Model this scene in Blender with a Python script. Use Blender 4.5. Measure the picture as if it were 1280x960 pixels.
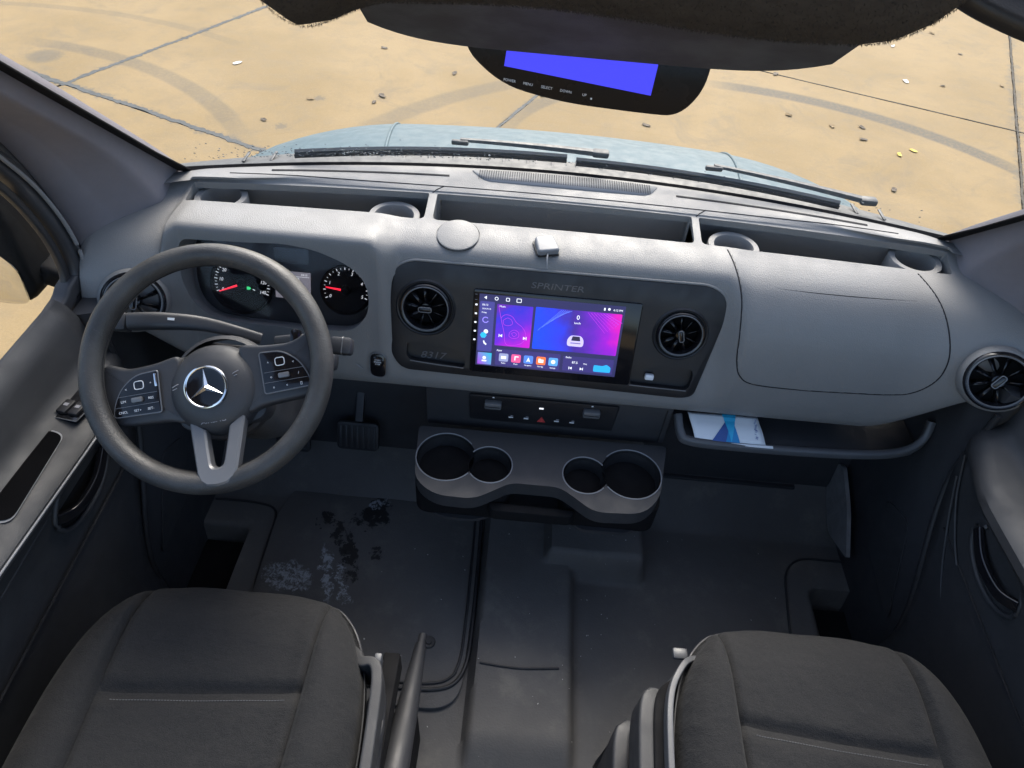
import bpy, bmesh, math, random
from mathutils import Vector, Matrix
random.seed(7)
rad = math.radians
for o in list(bpy.data.objects): bpy.data.objects.remove(o)
sc = bpy.context.scene
COL = sc.collection

# ------------------------------------------------------------------ camera
cam = bpy.data.cameras.new('camera')
cam.lens = 23.9; cam.sensor_width = 36; cam.clip_start = 0.02; cam.clip_end = 500
cam_o = bpy.data.objects.new('camera', cam); COL.objects.link(cam_o)
PITCH, ROLL = rad(45.5), rad(5.2)
cam_o.matrix_world = (Matrix.Translation((-0.07, 0, 1.50)) @ Matrix.Rotation(rad(90) - PITCH, 4, 'X')
                      @ Matrix.Rotation(ROLL, 4, 'Z'))
sc.camera = cam_o

# ------------------------------------------------------------------ sky, sun, exposure
SUN_EL, SUN_AZ = rad(44), rad(8)
w = bpy.data.worlds.new('World'); sc.world = w; w.use_nodes = True
nt = w.node_tree
sky = nt.nodes.new('ShaderNodeTexSky'); sky.sky_type = 'NISHITA'; sky.sun_disc = False
sky.sun_elevation = SUN_EL; sky.sun_rotation = SUN_AZ; sky.air_density = 1.0; sky.dust_density = 4.0; sky.ozone_density = 1.0
bg = nt.nodes['Background']; bg.inputs['Strength'].default_value = 0.15
nt.links.new(sky.outputs[0], bg.inputs[0])
sl = bpy.data.lights.new('sun', 'SUN'); sl.energy = 1.4; sl.angle = rad(40); sl.color = (1, .96, .9)
so = bpy.data.objects.new('sun', sl); COL.objects.link(so)
so.rotation_euler = (Vector((math.sin(SUN_AZ) * math.cos(SUN_EL), math.cos(SUN_AZ) * math.cos(SUN_EL), math.sin(SUN_EL)))).to_track_quat('Z', 'Y').to_euler()
sc.view_settings.view_transform = 'Standard'; sc.view_settings.look = 'None'
sc.view_settings.exposure = 1.42; sc.view_settings.gamma = 1.0
sc.render.engine = 'CYCLES'
sc.cycles.max_bounces = 6; sc.cycles.diffuse_bounces = 4; sc.cycles.glossy_bounces = 3; sc.cycles.transparent_max_bounces = 12; sc.cycles.caustics_reflective = False; sc.cycles.caustics_refractive = False

# ------------------------------------------------------------------ materials
def nodes(name):
    m = bpy.data.materials.new(name); m.use_nodes = True
    return m, m.node_tree, m.node_tree.nodes['Principled BSDF']
def N(t, kind, **kw):
    n = t.nodes.new('ShaderNode' + kind)
    for k, v in kw.items():
        if k in n.inputs: n.inputs[k].default_value = v
        else: setattr(n, k, v)
    return n
def mix(t, fac, a, b):
    n = t.nodes.new('ShaderNodeMix'); n.data_type = 'RGBA'
    for s, v in ((0, fac), (6, a), (7, b)):
        if hasattr(v, 'is_output'): t.links.new(v, n.inputs[s])
        elif s == 0: n.inputs[0].default_value = v
        else: n.inputs[s].default_value = (*v[:3], 1)
    return n.outputs[2]
def mth(t, op, a, b=None, clamp=False):
    n = t.nodes.new('ShaderNodeMath'); n.operation = op; n.use_clamp = clamp
    for i, v in enumerate((a, b)):
        if v is None: continue
        if hasattr(v, 'is_output'): t.links.new(v, n.inputs[i])
        else: n.inputs[i].default_value = v
    return n.outputs[0]
def ramp(t, src, lo, hi, a=0., b=1.):
    n = t.nodes.new('ShaderNodeMapRange'); n.interpolation_type = 'SMOOTHSTEP'
    t.links.new(src, n.inputs[0])
    for i, v in enumerate((lo, hi, a, b)): n.inputs[i + 1].default_value = v
    return n.outputs[0]
def pos(t): return N(t, 'NewGeometry').outputs['Position']
def noise(t, vec, scale, detail=4, rough=.55, dist=0.):
    n = N(t, 'TexNoise', Scale=scale, Detail=detail, Roughness=rough, Distortion=dist)
    t.links.new(vec, n.inputs['Vector']); return n.outputs['Fac']
def bump(t, b, h, strength, dist=.001, prev=None):
    n = N(t, 'Bump', Strength=strength, Distance=dist); t.links.new(h, n.inputs['Height'])
    if prev: t.links.new(prev, n.inputs['Normal'])
    t.links.new(n.outputs[0], b.inputs['Normal']); return n.outputs[0]
def mat(name, col, rough=.5, metal=0., var=.12, vscale=9, bstr=0., bscale=700, spec=.5, dust=0., rvar=.08):
    m, t, b = nodes(name)
    b.inputs['Metallic'].default_value = metal; b.inputs['Specular IOR Level'].default_value = spec
    p = pos(t); n = noise(t, p, vscale, 5, .6)
    c = mix(t, n, [x * (1 - var) for x in col], [min(1, x * (1 + var)) for x in col])
    if dust:
        d = ramp(t, noise(t, p, 60, 6, .7), .60, .78)
        c = mix(t, mth(t, 'MULTIPLY', d, dust), c, (.30, .28, .25))
    t.links.new(c, b.inputs['Base Color'])
    t.links.new(ramp(t, noise(t, p, vscale * 2.3, 4), .3, .7, max(.02, rough - rvar), min(1, rough + rvar)), b.inputs['Roughness'])
    if bstr:
        v = N(t, 'TexVoronoi', Scale=bscale); t.links.new(p, v.inputs['Vector'])
        bump(t, b, v.outputs['Distance'], bstr, .0006)
    return m
def emis(name, col, k):
    m, t, b = nodes(name)
    b.inputs['Base Color'].default_value = (*[c * .2 for c in col], 1); b.inputs['Roughness'].default_value = .3
    b.inputs['Emission Color'].default_value = (*col, 1); b.inputs['Emission Strength'].default_value = k
    return m
def emis_grad(name, stops, k, ang=0., size=.1, cx=0., cy=0., wob=0.):
    """emissive screen picture: a colour ramp across the flat screen along a direction in the panel's own plane"""
    m, t, b = nodes(name)
    co = N(t, 'TexCoord').outputs['Object']; sp = N(t, 'SeparateXYZ'); t.links.new(co, sp.inputs[0])
    v = mth(t, 'ADD', mth(t, 'MULTIPLY', mth(t, 'SUBTRACT', sp.outputs[0], cx), math.cos(ang) / size),
            mth(t, 'MULTIPLY', mth(t, 'SUBTRACT', sp.outputs[1], cy), math.sin(ang) / size))
    v = mth(t, 'ADD', v, .5)
    if wob: v = mth(t, 'ADD', v, mth(t, 'MULTIPLY', mth(t, 'SUBTRACT', noise(t, co, 30, 2), .5), wob))
    r = t.nodes.new('ShaderNodeValToRGB'); t.links.new(v, r.inputs[0])
    while len(r.color_ramp.elements) < len(stops): r.color_ramp.elements.new(.5)
    for e, (p_, c_) in zip(r.color_ramp.elements, stops): e.position = p_; e.color = (*c_, 1)
    b.inputs['Base Color'].default_value = (.02, .02, .03, 1); b.inputs['Roughness'].default_value = .25
    t.links.new(r.outputs[0], b.inputs['Emission Color']); b.inputs['Emission Strength'].default_value = k
    return m

M = {}
M['dash'] = mat('dash plastic', (.205, .202, .198), .48, var=.08, bstr=.6, bscale=600, dust=.16, spec=.5)
M['dark'] = mat('dark plastic', (.036, .037, .041), .50, var=.10, bstr=.30, bscale=800, dust=.05)
M['door'] = mat('door plastic', (.034, .035, .038), .58, var=.08, bstr=.30, bscale=800, dust=.05)
M['gloss'] = mat('gloss black', (.008, .008, .010), .12, var=.1, rvar=.03)
M['panel'] = mat('panel black', (.012, .012, .0145), .46, var=.08, bstr=.12, bscale=900, dust=.03)
M['chrome'] = mat('chrome', (.72, .73, .75), .16, 1., var=.05)
M['satin'] = mat('satin silver', (.155, .158, .165), .36, .25, var=.06)
M['rim'] = mat('wheel leather', (.066, .065, .064), .42, var=.22, vscale=45, bstr=.4, bscale=420, dust=.16)
M['black'] = mat('matt black', (.006, .006, .007), .85, var=.2, spec=.2)
M['seam'] = mat('seam shadow gap', (.012, .012, .014), .9, var=.1)  # near-black painted in for the shade inside gaps and seams
M['white'] = mat('white print', (.75, .76, .78), .5, var=.02)
M['grey_print'] = mat('grey print', (.28, .28, .30), .5, var=.02)
M['emboss'] = mat('embossed black', (.10, .10, .11), .35, var=.05)
M['void_shade'] = mat('painted recess shade', (.003, .003, .0035), .9, var=.1, spec=.05)
M['red_print'] = mat('red print', (.5, .05, .05), .5, var=.02)
M['pillar'] = mat('pillar fabric', (.20, .19, .21), .85, var=.07, vscale=40, bstr=.25, bscale=1500, spec=.2)
M['trim'] = mat('seat trim plastic', (.085, .088, .095), .42, var=.08, bstr=.2)
M['alum'] = mat('antenna plastic', (.20, .205, .215), .40, var=.06)
M['rubber'] = mat('rubber', (.022, .022, .024), .55, var=.15, bstr=.2, bscale=500)
M['hood'] = mat('blue grey paint', (.070, .120, .145), .55, 0., var=.14, vscale=14, spec=.3, dust=.08)
M['cowl'] = mat('cowl plastic', (.060, .064, .068), .55, var=.25, vscale=25, dust=.35)
M['wiper'] = mat('wiper plastic', (.075, .08, .083), .55, var=.2, vscale=40, dust=.2)
M['paper'] = mat('paper', (.74, .77, .80), .6, var=.03)
M['blue_ink'] = mat('blue ink', (.02, .25, .55), .55, var=.15, vscale=60)
M['navy_ink'] = mat('navy ink', (.04, .10, .32), .55, var=.2, vscale=60)
M['metal'] = mat('worn metal', (.22, .215, .215), .55, .0, var=.45, vscale=30)
M['mirror'] = mat('mirror glass', (.85, .86, .88), .02, 1., var=.01, rvar=.0)
M['liner'] = mat('headliner fleece', (.050, .049, .050), .95, var=.35, vscale=90, spec=.1)

def rim_leather():
    m, t, b = nodes('wheel leather'); p = pos(t)
    c = mix(t, ramp(t, noise(t, p, 14, 5, .6), .3, .7), (.030, .030, .0305), (.055, .054, .053))
    scr = noise(t, p, 110, 8, .8, 1.5)
    c = mix(t, mth(t, 'MULTIPLY', ramp(t, scr, .58, .70), mth(t, 'MULTIPLY', ramp(t, noise(t, p, 9, 3), .40, .62), .7)), c, (.19, .185, .18))
    t.links.new(c, b.inputs['Base Color']); t.links.new(ramp(t, noise(t, p, 20, 4), .3, .7, .34, .56), b.inputs['Roughness'])
    v = N(t, 'TexVoronoi', Scale=480); t.links.new(p, v.inputs['Vector'])
    k = bump(t, b, v.outputs['Distance'], .45, .0007); bump(t, b, scr, .35, .0012, k)
    return m
M['rim'] = rim_leather()
def fabric():
    m, t, b = nodes('seat fabric'); p = pos(t)
    n = noise(t, p, 5, 5, .6); f = noise(t, p, 900, 2)
    c = mix(t, n, (.012, .0122, .0130), (.022, .0222, .0230))
    c = mix(t, ramp(t, f, .35, .75), c, (.032, .032, .033))
    c = mix(t, mth(t, 'MULTIPLY', ramp(t, noise(t, p, 14, 6, .7), .56, .8), .35), c, (.050, .048, .046))
    t.links.new(c, b.inputs['Base Color']); b.inputs['Roughness'].default_value = .92
    b.inputs['Specular IOR Level'].default_value = .15; b.inputs['Sheen Weight'].default_value = .04; b.inputs['Sheen Roughness'].default_value = .5
    wv = N(t, 'TexVoronoi', Scale=650); t.links.new(p, wv.inputs['Vector'])
    k = bump(t, b, wv.outputs['Distance'], .45, .001)
    k = bump(t, b, noise(t, p, 26, 4), .40, .012, k)
    mp = N(t, 'Mapping'); mp.inputs['Scale'].default_value = (5, 22, 5); t.links.new(p, mp.inputs['Vector'])
    bump(t, b, noise(t, mp.outputs[0], 1.0, 3, .6, .8), .10, .02, k)
    return m
M['fabric'] = fabric()

def floor_mat(name, salt):
    m, t, b = nodes(name); p = pos(t)
    n = noise(t, p, 4, 6, .65); g = noise(t, p, 120, 5, .7)
    c = mix(t, n, (.078, .075, .074), (.132, .126, .120))
    c = mix(t, mth(t, 'MULTIPLY', ramp(t, noise(t, p, 9, 6, .7), .5, .75), .55), c, (.185, .175, .155))
    c = mix(t, mth(t, 'MULTIPLY', ramp(t, g, .62, .8), .5), c, (.22, .215, .20))
    rgh = ramp(t, noise(t, p, 7, 5, .7), .3, .7, .62, .85)
    b.inputs['Specular IOR Level'].default_value = .35
    if salt:
        sp = N(t, 'SeparateXYZ'); t.links.new(p, sp.inputs[0])
        wx = mth(t, 'MULTIPLY', mth(t, 'SUBTRACT', noise(t, p, 16, 5, .7), .5), .11)
        wy = mth(t, 'MULTIPLY', mth(t, 'SUBTRACT', noise(t, p, 13, 5, .7, .7), .5), .13)
        def blob(x, y, rx, ry, lean=0.):
            dx = mth(t, 'SUBTRACT', mth(t, 'ADD', sp.outputs[0], wx), x); dy = mth(t, 'SUBTRACT', mth(t, 'ADD', sp.outputs[1], wy), y)
            dx = mth(t, 'ADD', dx, mth(t, 'MULTIPLY', dy, lean))
            a = mth(t, 'POWER', mth(t, 'DIVIDE', dx, rx), 2.); a = mth(t, 'ADD', a, mth(t, 'POWER', mth(t, 'DIVIDE', dy, ry), 2.))
            return ramp(t, a, 0., 1., 1., 0.)
        def mx(l):
            r_ = l[0]
            for q in l[1:]: r_ = mth(t, 'MAXIMUM', r_, q)
            return r_
        wet = mx([blob(-.395, .950, .065, .05), blob(-.375, 1.0, .03, .08, .3), blob(-.435, .85, .035, .11, .35), blob(-.36, .83, .02, .035), blob(-.50, .93, .03, .03)])
        wet = ramp(t, mth(t, 'MULTIPLY', wet, ramp(t, noise(t, p, 26, 6, .7, .6), .30, .62)), .22, .42)
        foam = mx([blob(-.555, .765, .080, .050, .5), blob(-.53, .735, .045, .02, .2), blob(-.468, .79, .020, .115, .30), blob(-.425, .765, .016, .075, .35), blob(-.385, .985, .035, .025)])
        foam = ramp(t, mth(t, 'MULTIPLY', foam, ramp(t, noise(t, p, 85, 9, .8, .8), .36, .64)), .20, .75)
        c = mix(t, mth(t, 'MULTIPLY', wet, .85), c, (.006, .006, .007))
        c = mix(t, mth(t, 'MULTIPLY', foam, .8), c, (.40, .43, .46))
        rgh = mth(t, 'SUBTRACT', rgh, mth(t, 'MULTIPLY', wet, .35)); rgh = mth(t, 'SUBTRACT', rgh, mth(t, 'MULTIPLY', foam, .15))
    t.links.new(c, b.inputs['Base Color']); t.links.new(rgh, b.inputs['Roughness'])
    k = bump(t, b, noise(t, p, 260, 4), .5, .0015)
    bump(t, b, noise(t, p, 12, 4), .25, .01, k)
    return m
M['floor'] = floor_mat('floor rubber', False)
M['mat'] = floor_mat('mat rubber', True)

E1 = (math.cos(rad(67)), math.sin(rad(67))); E2 = (E1[1], -E1[0])        # paving grid directions
def concrete():
    m, t, b = nodes('tan concrete'); p = pos(t)
    sp = N(t, 'SeparateXYZ'); t.links.new(p, sp.inputs[0]); X, Y = sp.outputs[0], sp.outputs[1]
    c = mix(t, ramp(t, noise(t, p, 1.1, 5, .6), .3, .7), (.245, .174, .083), (.300, .215, .108))
    c = mix(t, mth(t, 'MULTIPLY', ramp(t, noise(t, p, 5, 7, .75), .42, .72), .55), c, (.22, .168, .10))
    c = mix(t, mth(t, 'MULTIPLY', ramp(t, noise(t, p, 60, 4, .6), .5, .8), .30), c, (.36, .275, .16))
    c = mix(t, mth(t, 'MULTIPLY', ramp(t, noise(t, p, 1.7, 7, .75, 1.2), .52, .70), .50), c, (.18, .145, .098))
    c = mix(t, mth(t, 'MULTIPLY', ramp(t, noise(t, p, 170, 4, .75), .56, .70), .55), c, (.15, .12, .08))
    c = mix(t, mth(t, 'MULTIPLY', ramp(t, noise(t, p, 15, 7, .75, .8), .60, .74), .40), c, (.16, .13, .09))
    grain = noise(t, p, 45, 5, .7)
    def arc(cx, cy, r, wd, k, lo, hi, axis):
        nonlocal c
        d = mth(t, 'SQRT', mth(t, 'ADD', mth(t, 'POWER', mth(t, 'SUBTRACT', X, cx), 2.), mth(t, 'POWER', mth(t, 'SUBTRACT', Y, cy), 2.)))
        a = ramp(t, mth(t, 'ABSOLUTE', mth(t, 'SUBTRACT', d, r)), wd * .55, wd, 1., 0.)
        s = X if axis == 'x' else Y
        a = mth(t, 'MULTIPLY', a, mth(t, 'MULTIPLY', ramp(t, s, lo, lo + .5), ramp(t, s, hi - .5, hi, 1., 0.)))
        a = mth(t, 'MULTIPLY', a, ramp(t, grain, .25, .6, .45, 1.))
        c = mix(t, mth(t, 'MULTIPLY', a, k), c, (.088, .088, .080))
    arc(1.15, 2.95, 2.72, .10, .80, 1.15, 3.6, 'x')       # rubber arcs left by turning tyres
    arc(-4.2, 2.6, 2.70, .09, .45, -4.2, -1.75, 'x')
    arc(-4.2, 2.6, 3.45, .06, .28, -5.6, -2.3, 'x')
    arc(1.6, 2.6, 3.3, .11, .42, -1.5, .4, 'x')
    arc(.8, 4.3, 1.10, .08, .55, -.5, .5, 'x')
    ca = mth(t, 'ADD', mth(t, 'MULTIPLY', X, E1[0]), mth(t, 'MULTIPLY', Y, E1[1])); cb_ = mth(t, 'ADD', mth(t, 'MULTIPLY', X, E2[0]), mth(t, 'MULTIPLY', Y, E2[1]))
    rag = noise(t, p, 9, 7, .75, .6)
    for u, val, wd, k in ((cb_, -4.908, .085, .75), (ca, 2.93, .10, .75), (cb_, -2.08, .06, .55), (cb_, 1.264, .13, .55), (ca, 6.27, .03, .5)):     # grimy stain along the joints
        d = mth(t, 'ABSOLUTE', mth(t, 'SUBTRACT', u, val)); d = mth(t, 'ADD', d, mth(t, 'MULTIPLY', mth(t, 'SUBTRACT', rag, .42), wd * 3.2))
        c = mix(t, mth(t, 'MULTIPLY', ramp(t, d, wd * .15, wd * .75, 1., 0.), mth(t, 'MULTIPLY', ramp(t, grain, .3, .6, .35, 1.), k)), c, (.105, .108, .10))
    for (cx, cy, r) in ((-3.75, 5.04, .16), (-1.75, 4.28, .05), (-1.62, 4.75, .05)):
        d = mth(t, 'SQRT', mth(t, 'ADD', mth(t, 'POWER', mth(t, 'SUBTRACT', X, cx), 2.), mth(t, 'POWER', mth(t, 'SUBTRACT', Y, cy), 2.)))
        d = mth(t, 'ADD', d, mth(t, 'MULTIPLY', mth(t, 'SUBTRACT', grain, .5), .15))
        c = mix(t, mth(t, 'MULTIPLY', ramp(t, d, r * .5, r, 1., 0.), .5), c, (.09, .094, .09))
    t.links.new(c, b.inputs['Base Color']); b.inputs['Roughness'].default_value = .8; b.inputs['Specular IOR Level'].default_value = .25
    k = bump(t, b, noise(t, p, 90, 5, .65), .35, .004)
    return m
M['concrete'] = concrete()
M['tar'] = mat('joint tar', (.075, .080, .079), .8, var=.45, vscale=30)
M['crack'] = mat('crack soil', (.07, .06, .045), .9, var=.4, vscale=30)
M['leaf'] = [mat('leaf brown', (.11, .085, .06), .8, var=.3, vscale=40), mat('leaf tan', (.22, .15, .07), .8, var=.3, vscale=40),
             mat('leaf yellow', (.62, .44, .06), .7, var=.2, vscale=40), mat('paper scrap', (.75, .73, .68), .7, var=.05)]

def glass(name, tint=(.93, .96, .97), refl=.55):
    m, t, b = nodes(name); t.nodes.remove(b)
    tr = N(t, 'BsdfTransparent'); tr.inputs[0].default_value = (*tint, 1)
    gl = N(t, 'BsdfGlossy', Roughness=.0); fr = N(t, 'Fresnel', IOR=1.45); ms = N(t, 'MixShader')
    t.links.new(mth(t, 'MULTIPLY', fr.outputs[0], refl), ms.inputs[0]); t.links.new(tr.outputs[0], ms.inputs[1]); t.links.new(gl.outputs[0], ms.inputs[2])
    t.links.new(ms.outputs[0], t.nodes['Material Output'].inputs[0]); return m
M['glass'] = glass('windscreen glass', (.96, .975, .975), .03)
M['lens'] = glass('clear lens', (.97, .97, .98), .10)
M['drop'] = glass('water drop', (.80, .84, .86), 1.6)

# ------------------------------------------------------------------ mesh helpers
def thing(name, label, cat, loc=(0, 0, 0), mtx=None, group=None):
    o = bpy.data.objects.new(name, None); COL.objects.link(o); o.empty_display_size = .05
    if mtx is not None: o.matrix_world = mtx
    else: o.location = loc
    o['label'] = label; o['category'] = cat
    if group: o['group'] = group
    return o
def tag(o, label, cat, group=None):
    o['label'] = label; o['category'] = cat
    if group: o['group'] = group
    return o
def struct(o): o['kind'] = 'structure'; return o
def link(name, me, m, parent=None, smooth=True, ang=38):
    if smooth:
        bm = bmesh.new(); bm.from_mesh(me)
        for f in bm.faces: f.smooth = True
        a = rad(ang)
        for e in bm.edges:
            if len(e.link_faces) == 2: e.smooth = e.calc_face_angle(0) < a
        bm.to_mesh(me); bm.free()
    o = bpy.data.objects.new(name, me); COL.objects.link(o)
    if m is not None and not me.materials: me.materials.append(m)
    if parent is not None: o.parent = parent
    return o
def mesh(name, v, f, m, parent=None, smooth=True, ang=38):
    me = bpy.data.meshes.new(name); me.from_pydata([tuple(p) for p in v], [], f); me.update()
    bm = bmesh.new(); bm.from_mesh(me); bmesh.ops.recalc_face_normals(bm, faces=bm.faces); bm.to_mesh(me); bm.free()
    return link(name, me, m, parent, smooth, ang)
def frombm(name, bm, m, parent=None, smooth=True, ang=38):
    bmesh.ops.recalc_face_normals(bm, faces=bm.faces)
    me = bpy.data.meshes.new(name); bm.to_mesh(me); bm.free(); return link(name, me, m, parent, smooth, ang)
def box(name, c, s, m, parent=None, bev=.002, rot=None, seg=2):
    bm = bmesh.new(); bmesh.ops.create_cube(bm, size=1)
    bmesh.ops.scale(bm, vec=s, verts=bm.verts)
    if bev: bmesh.ops.bevel(bm, geom=bm.edges[:], offset=bev, segments=seg, affect='EDGES', profile=.5)
    if rot is not None: bmesh.ops.rotate(bm, cent=(0, 0, 0), matrix=rot, verts=bm.verts)
    bmesh.ops.translate(bm, vec=c, verts=bm.verts)
    return frombm(name, bm, m, parent)
def prism(name, pts, z0, z1, m, parent=None, bev=0., seg=2, mtx=None, both=False):
    bm = bmesh.new(); vs = [bm.verts.new((p[0], p[1], z0)) for p in pts]; f = bm.faces.new(vs)
    r = bmesh.ops.extrude_face_region(bm, geom=[f]); nv = [g for g in r['geom'] if isinstance(g, bmesh.types.BMVert)]
    bmesh.ops.translate(bm, vec=(0, 0, z1 - z0), verts=nv)
    if bev:
        es = [e for e in bm.edges if all(abs(v.co.z - z1) < 1e-7 for v in e.verts) or (both and all(abs(v.co.z - z0) < 1e-7 for v in e.verts))]
        bmesh.ops.bevel(bm, geom=es, offset=bev, segments=seg, affect='EDGES', profile=.5)
    if mtx is not None: bmesh.ops.transform(bm, matrix=mtx, verts=bm.verts)
    return frombm(name, bm, m, parent)
def roundpoly(pts, r, seg=5):
    """round every corner of a polygon; r one radius or one per corner"""
    out = []; n = len(pts); rs = r if isinstance(r, (list, tuple)) else [r] * n
    for i in range(n):
        p, a, b = Vector(pts[i]), Vector(pts[i - 1]), Vector(pts[(i + 1) % n])
        u, v = (a - p), (b - p); d = min(rs[i], u.length * .49, v.length * .49)
        p0, p1 = p + u.normalized() * d, p + v.normalized() * d
        for k in range(seg + 1):
            t = k / seg; out.append(tuple((1 - t) ** 2 * p0 + 2 * t * (1 - t) * p + t * t * p1))
    return out
def rrect(w_, h_, r, cx=0, cy=0, seg=5):
    return [(x + cx, y + cy) for x, y in roundpoly([(-w_ / 2, -h_ / 2), (w_ / 2, -h_ / 2), (w_ / 2, h_ / 2), (-w_ / 2, h_ / 2)], r, seg)]
def circ(r, n=24, cx=0, cy=0, ry=None): return [(cx + r * math.cos(k * 2 * math.pi / n), cy + (ry or r) * math.sin(k * 2 * math.pi / n)) for k in range(n)]
def spline(pts, n=6, closed=False):
    """Catmull-Rom through the points"""
    P = [Vector(p) for p in pts]; out = []; L = len(P)
    for i in range(L if closed else L - 1):
        if closed: a, b, c, d = P[i - 1], P[i], P[(i + 1) % L], P[(i + 2) % L]
        else: a, b, c, d = P[max(i - 1, 0)], P[i], P[i + 1], P[min(i + 2, L - 1)]
        for k in range(n):
            t = k / n
            out.append(.5 * ((2 * b) + (c - a) * t + (2 * a - 5 * b + 4 * c - d) * t * t + (3 * b - a - 3 * c + d) * t ** 3))
    if not closed: out.append(P[-1])
    return out
def sweep(name, path, sec, m, parent=None, closed=False, up=(0, 0, 1), scale=None, ang=50):
    """sweep a 2D section along a path"""
    P = [Vector(p) for p in path]; n = len(P); k = len(sec); v = []; f = []; up = Vector(up)
    for i in range(n):
        t = (P[(i + 1) % n] - P[i - 1]) if closed else (P[min(i + 1, n - 1)] - P[max(i - 1, 0)])
        t.normalize(); sd = t.cross(up)
        if sd.length < 1e-4: sd = t.cross(Vector((1, 0, 0)))
        sd.normalize(); u2 = sd.cross(t)
        s = scale[i] if scale else 1
        for a, b in sec: v.append(P[i] + sd * a * s + u2 * b * s)
    for i in range(n if closed else n - 1):
        for j in range(k):
            f.append((i * k + j, i * k + (j + 1) % k, ((i + 1) % n) * k + (j + 1) % k, ((i + 1) % n) * k + j))
    if not closed: f.append(tuple(range(k))); f.append(tuple(range((n - 1) * k, n * k)))
    return mesh(name, v, f, m, parent, True, ang)
def tube(name, path, r, m, parent=None, closed=False, n=8, up=(0, 0, 1), scale=None):
    return sweep(name, path, circ(r, n), m, parent, closed, up, scale, 60)
def lathe(name, prof, m, parent=None, n=40, cx=0, cy=0, cz=0, caps=False, ang=38):
    v = []; f = []; k = len(prof)
    for i in range(n):
        a = 2 * math.pi * i / n
        for r, z in prof: v.append((cx + r * math.cos(a), cy + r * math.sin(a), cz + z))
    for i in range(n):
        for j in range(k - 1): f.append((i * k + j, i * k + j + 1, ((i + 1) % n) * k + j + 1, ((i + 1) % n) * k + j))
    o = mesh(name, v, f, m, parent, True, ang)
    bm = bmesh.new(); bm.from_mesh(o.data); bmesh.ops.remove_doubles(bm, verts=bm.verts, dist=1e-6); bm.to_mesh(o.data); bm.free()
    return o
def loft(name, secs, m, parent=None, closed=True, cap=True, ang=38):
    k = len(secs[0]); v = [p for s in secs for p in s]; f = []
    for i in range(len(secs) - 1):
        for j in range(k if closed else k - 1):
            f.append((i * k + j, i * k + (j + 1) % k, (i + 1) * k + (j + 1) % k, (i + 1) * k + j))
    if cap and closed: f.append(tuple(range(k))); f.append(tuple(range((len(secs) - 1) * k, len(secs) * k)))
    return mesh(name, v, f, m, parent, True, ang)
def thick(o, t, off=-1):
    md = o.modifiers.new('thickness', 'SOLIDIFY'); md.thickness = t; md.offset = off; return o
def cut(o, cutters, op='DIFFERENCE', ang=38):
    for c in cutters:
        md = o.modifiers.new('cut', 'BOOLEAN'); md.object = c; md.operation = op; md.solver = 'EXACT'
    bpy.context.view_layer.update(); dg = bpy.context.evaluated_depsgraph_get()
    me = bpy.data.meshes.new_from_object(o.evaluated_get(dg)); o.modifiers.clear()
    mats = [x for x in o.data.materials]; o.data = me; me.materials.clear()
    for x in mats[:1]: me.materials.append(x)
    for p_ in me.polygons: p_.material_index = 0
    for c in cutters: bpy.data.objects.remove(c)
    bm = bmesh.new(); bm.from_mesh(me)
    for f in bm.faces: f.smooth = True
    for e in bm.edges:
        if len(e.link_faces) == 2: e.smooth = e.calc_face_angle(0) < rad(ang)
    bm.to_mesh(me); bm.free(); return o
def frame(o, ax, ay, rot=0.):
    o, ax, ay = Vector(o), Vector(ax).normalized(), Vector(ay).normalized(); az = ax.cross(ay).normalized(); ay = az.cross(ax)
    m = Matrix((ax, ay, az)).transposed().to_4x4(); m.translation = o
    return m @ Matrix.Rotation(rot, 4, 'Z')
def text(name, body, size, m, parent, loc=(0, 0, 0), ext=.0002, sx=1., shear=0., rz=0., align='CENTER'):
    cu = bpy.data.curves.new('text', 'FONT'); cu.body = body; cu.size = size; cu.extrude = ext; cu.align_x = align; cu.align_y = 'CENTER'
    cu.shear = shear; cu.resolution_u = 3
    o = bpy.data.objects.new('text', cu); me = bpy.data.meshes.new_from_object(o); bpy.data.objects.remove(o); bpy.data.curves.remove(cu)
    me.materials.clear(); o = link(name, me, m, parent, False); o.location = loc; o.scale = (sx, 1, 1); o.rotation_euler = (0, 0, rz); return o
def sstep(a, b, x):
    t = min(1, max(0, (x - a) / (b - a))); return t * t * (3 - 2 * t)
def lerp2(p, q, t): return (p[0] + (q[0] - p[0]) * t, p[1] + (q[1] - p[1]) * t)

# ================================================================== OUTSIDE: paved ground
GZ = -.62
gnd = struct(mesh('ground', [(-120, -60, GZ - .012), (120, -60, GZ - .012), (120, 200, GZ - .012), (-120, 200, GZ - .012)], [(0, 1, 2, 3)], M['concrete'], None, False))
e2l = [-11.1, -8.0, -4.908, -2.08, 1.264, 4.45, 7.6]; e1l = [-3.7, -.4, 2.93, 6.27, 9.6, 12.9]
def g2(a, b): return (a * E1[0] + b * E2[0], a * E1[1] + b * E2[1])
def jw(axis, v): return {(1, -4.908): .012, (0, 2.93): .014, (1, -2.08): .010, (0, 6.27): .009, (1, 1.264): .012}.get((axis, v), .012)
def edge_pts(p, q, n, amp):
    out = []
    for k in range(n):
        t = k / n; out.append([p[0] + (q[0] - p[0]) * t, p[1] + (q[1] - p[1]) * t, amp * (random.random() - .5) * (1 if k else 0)])
    return out
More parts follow.
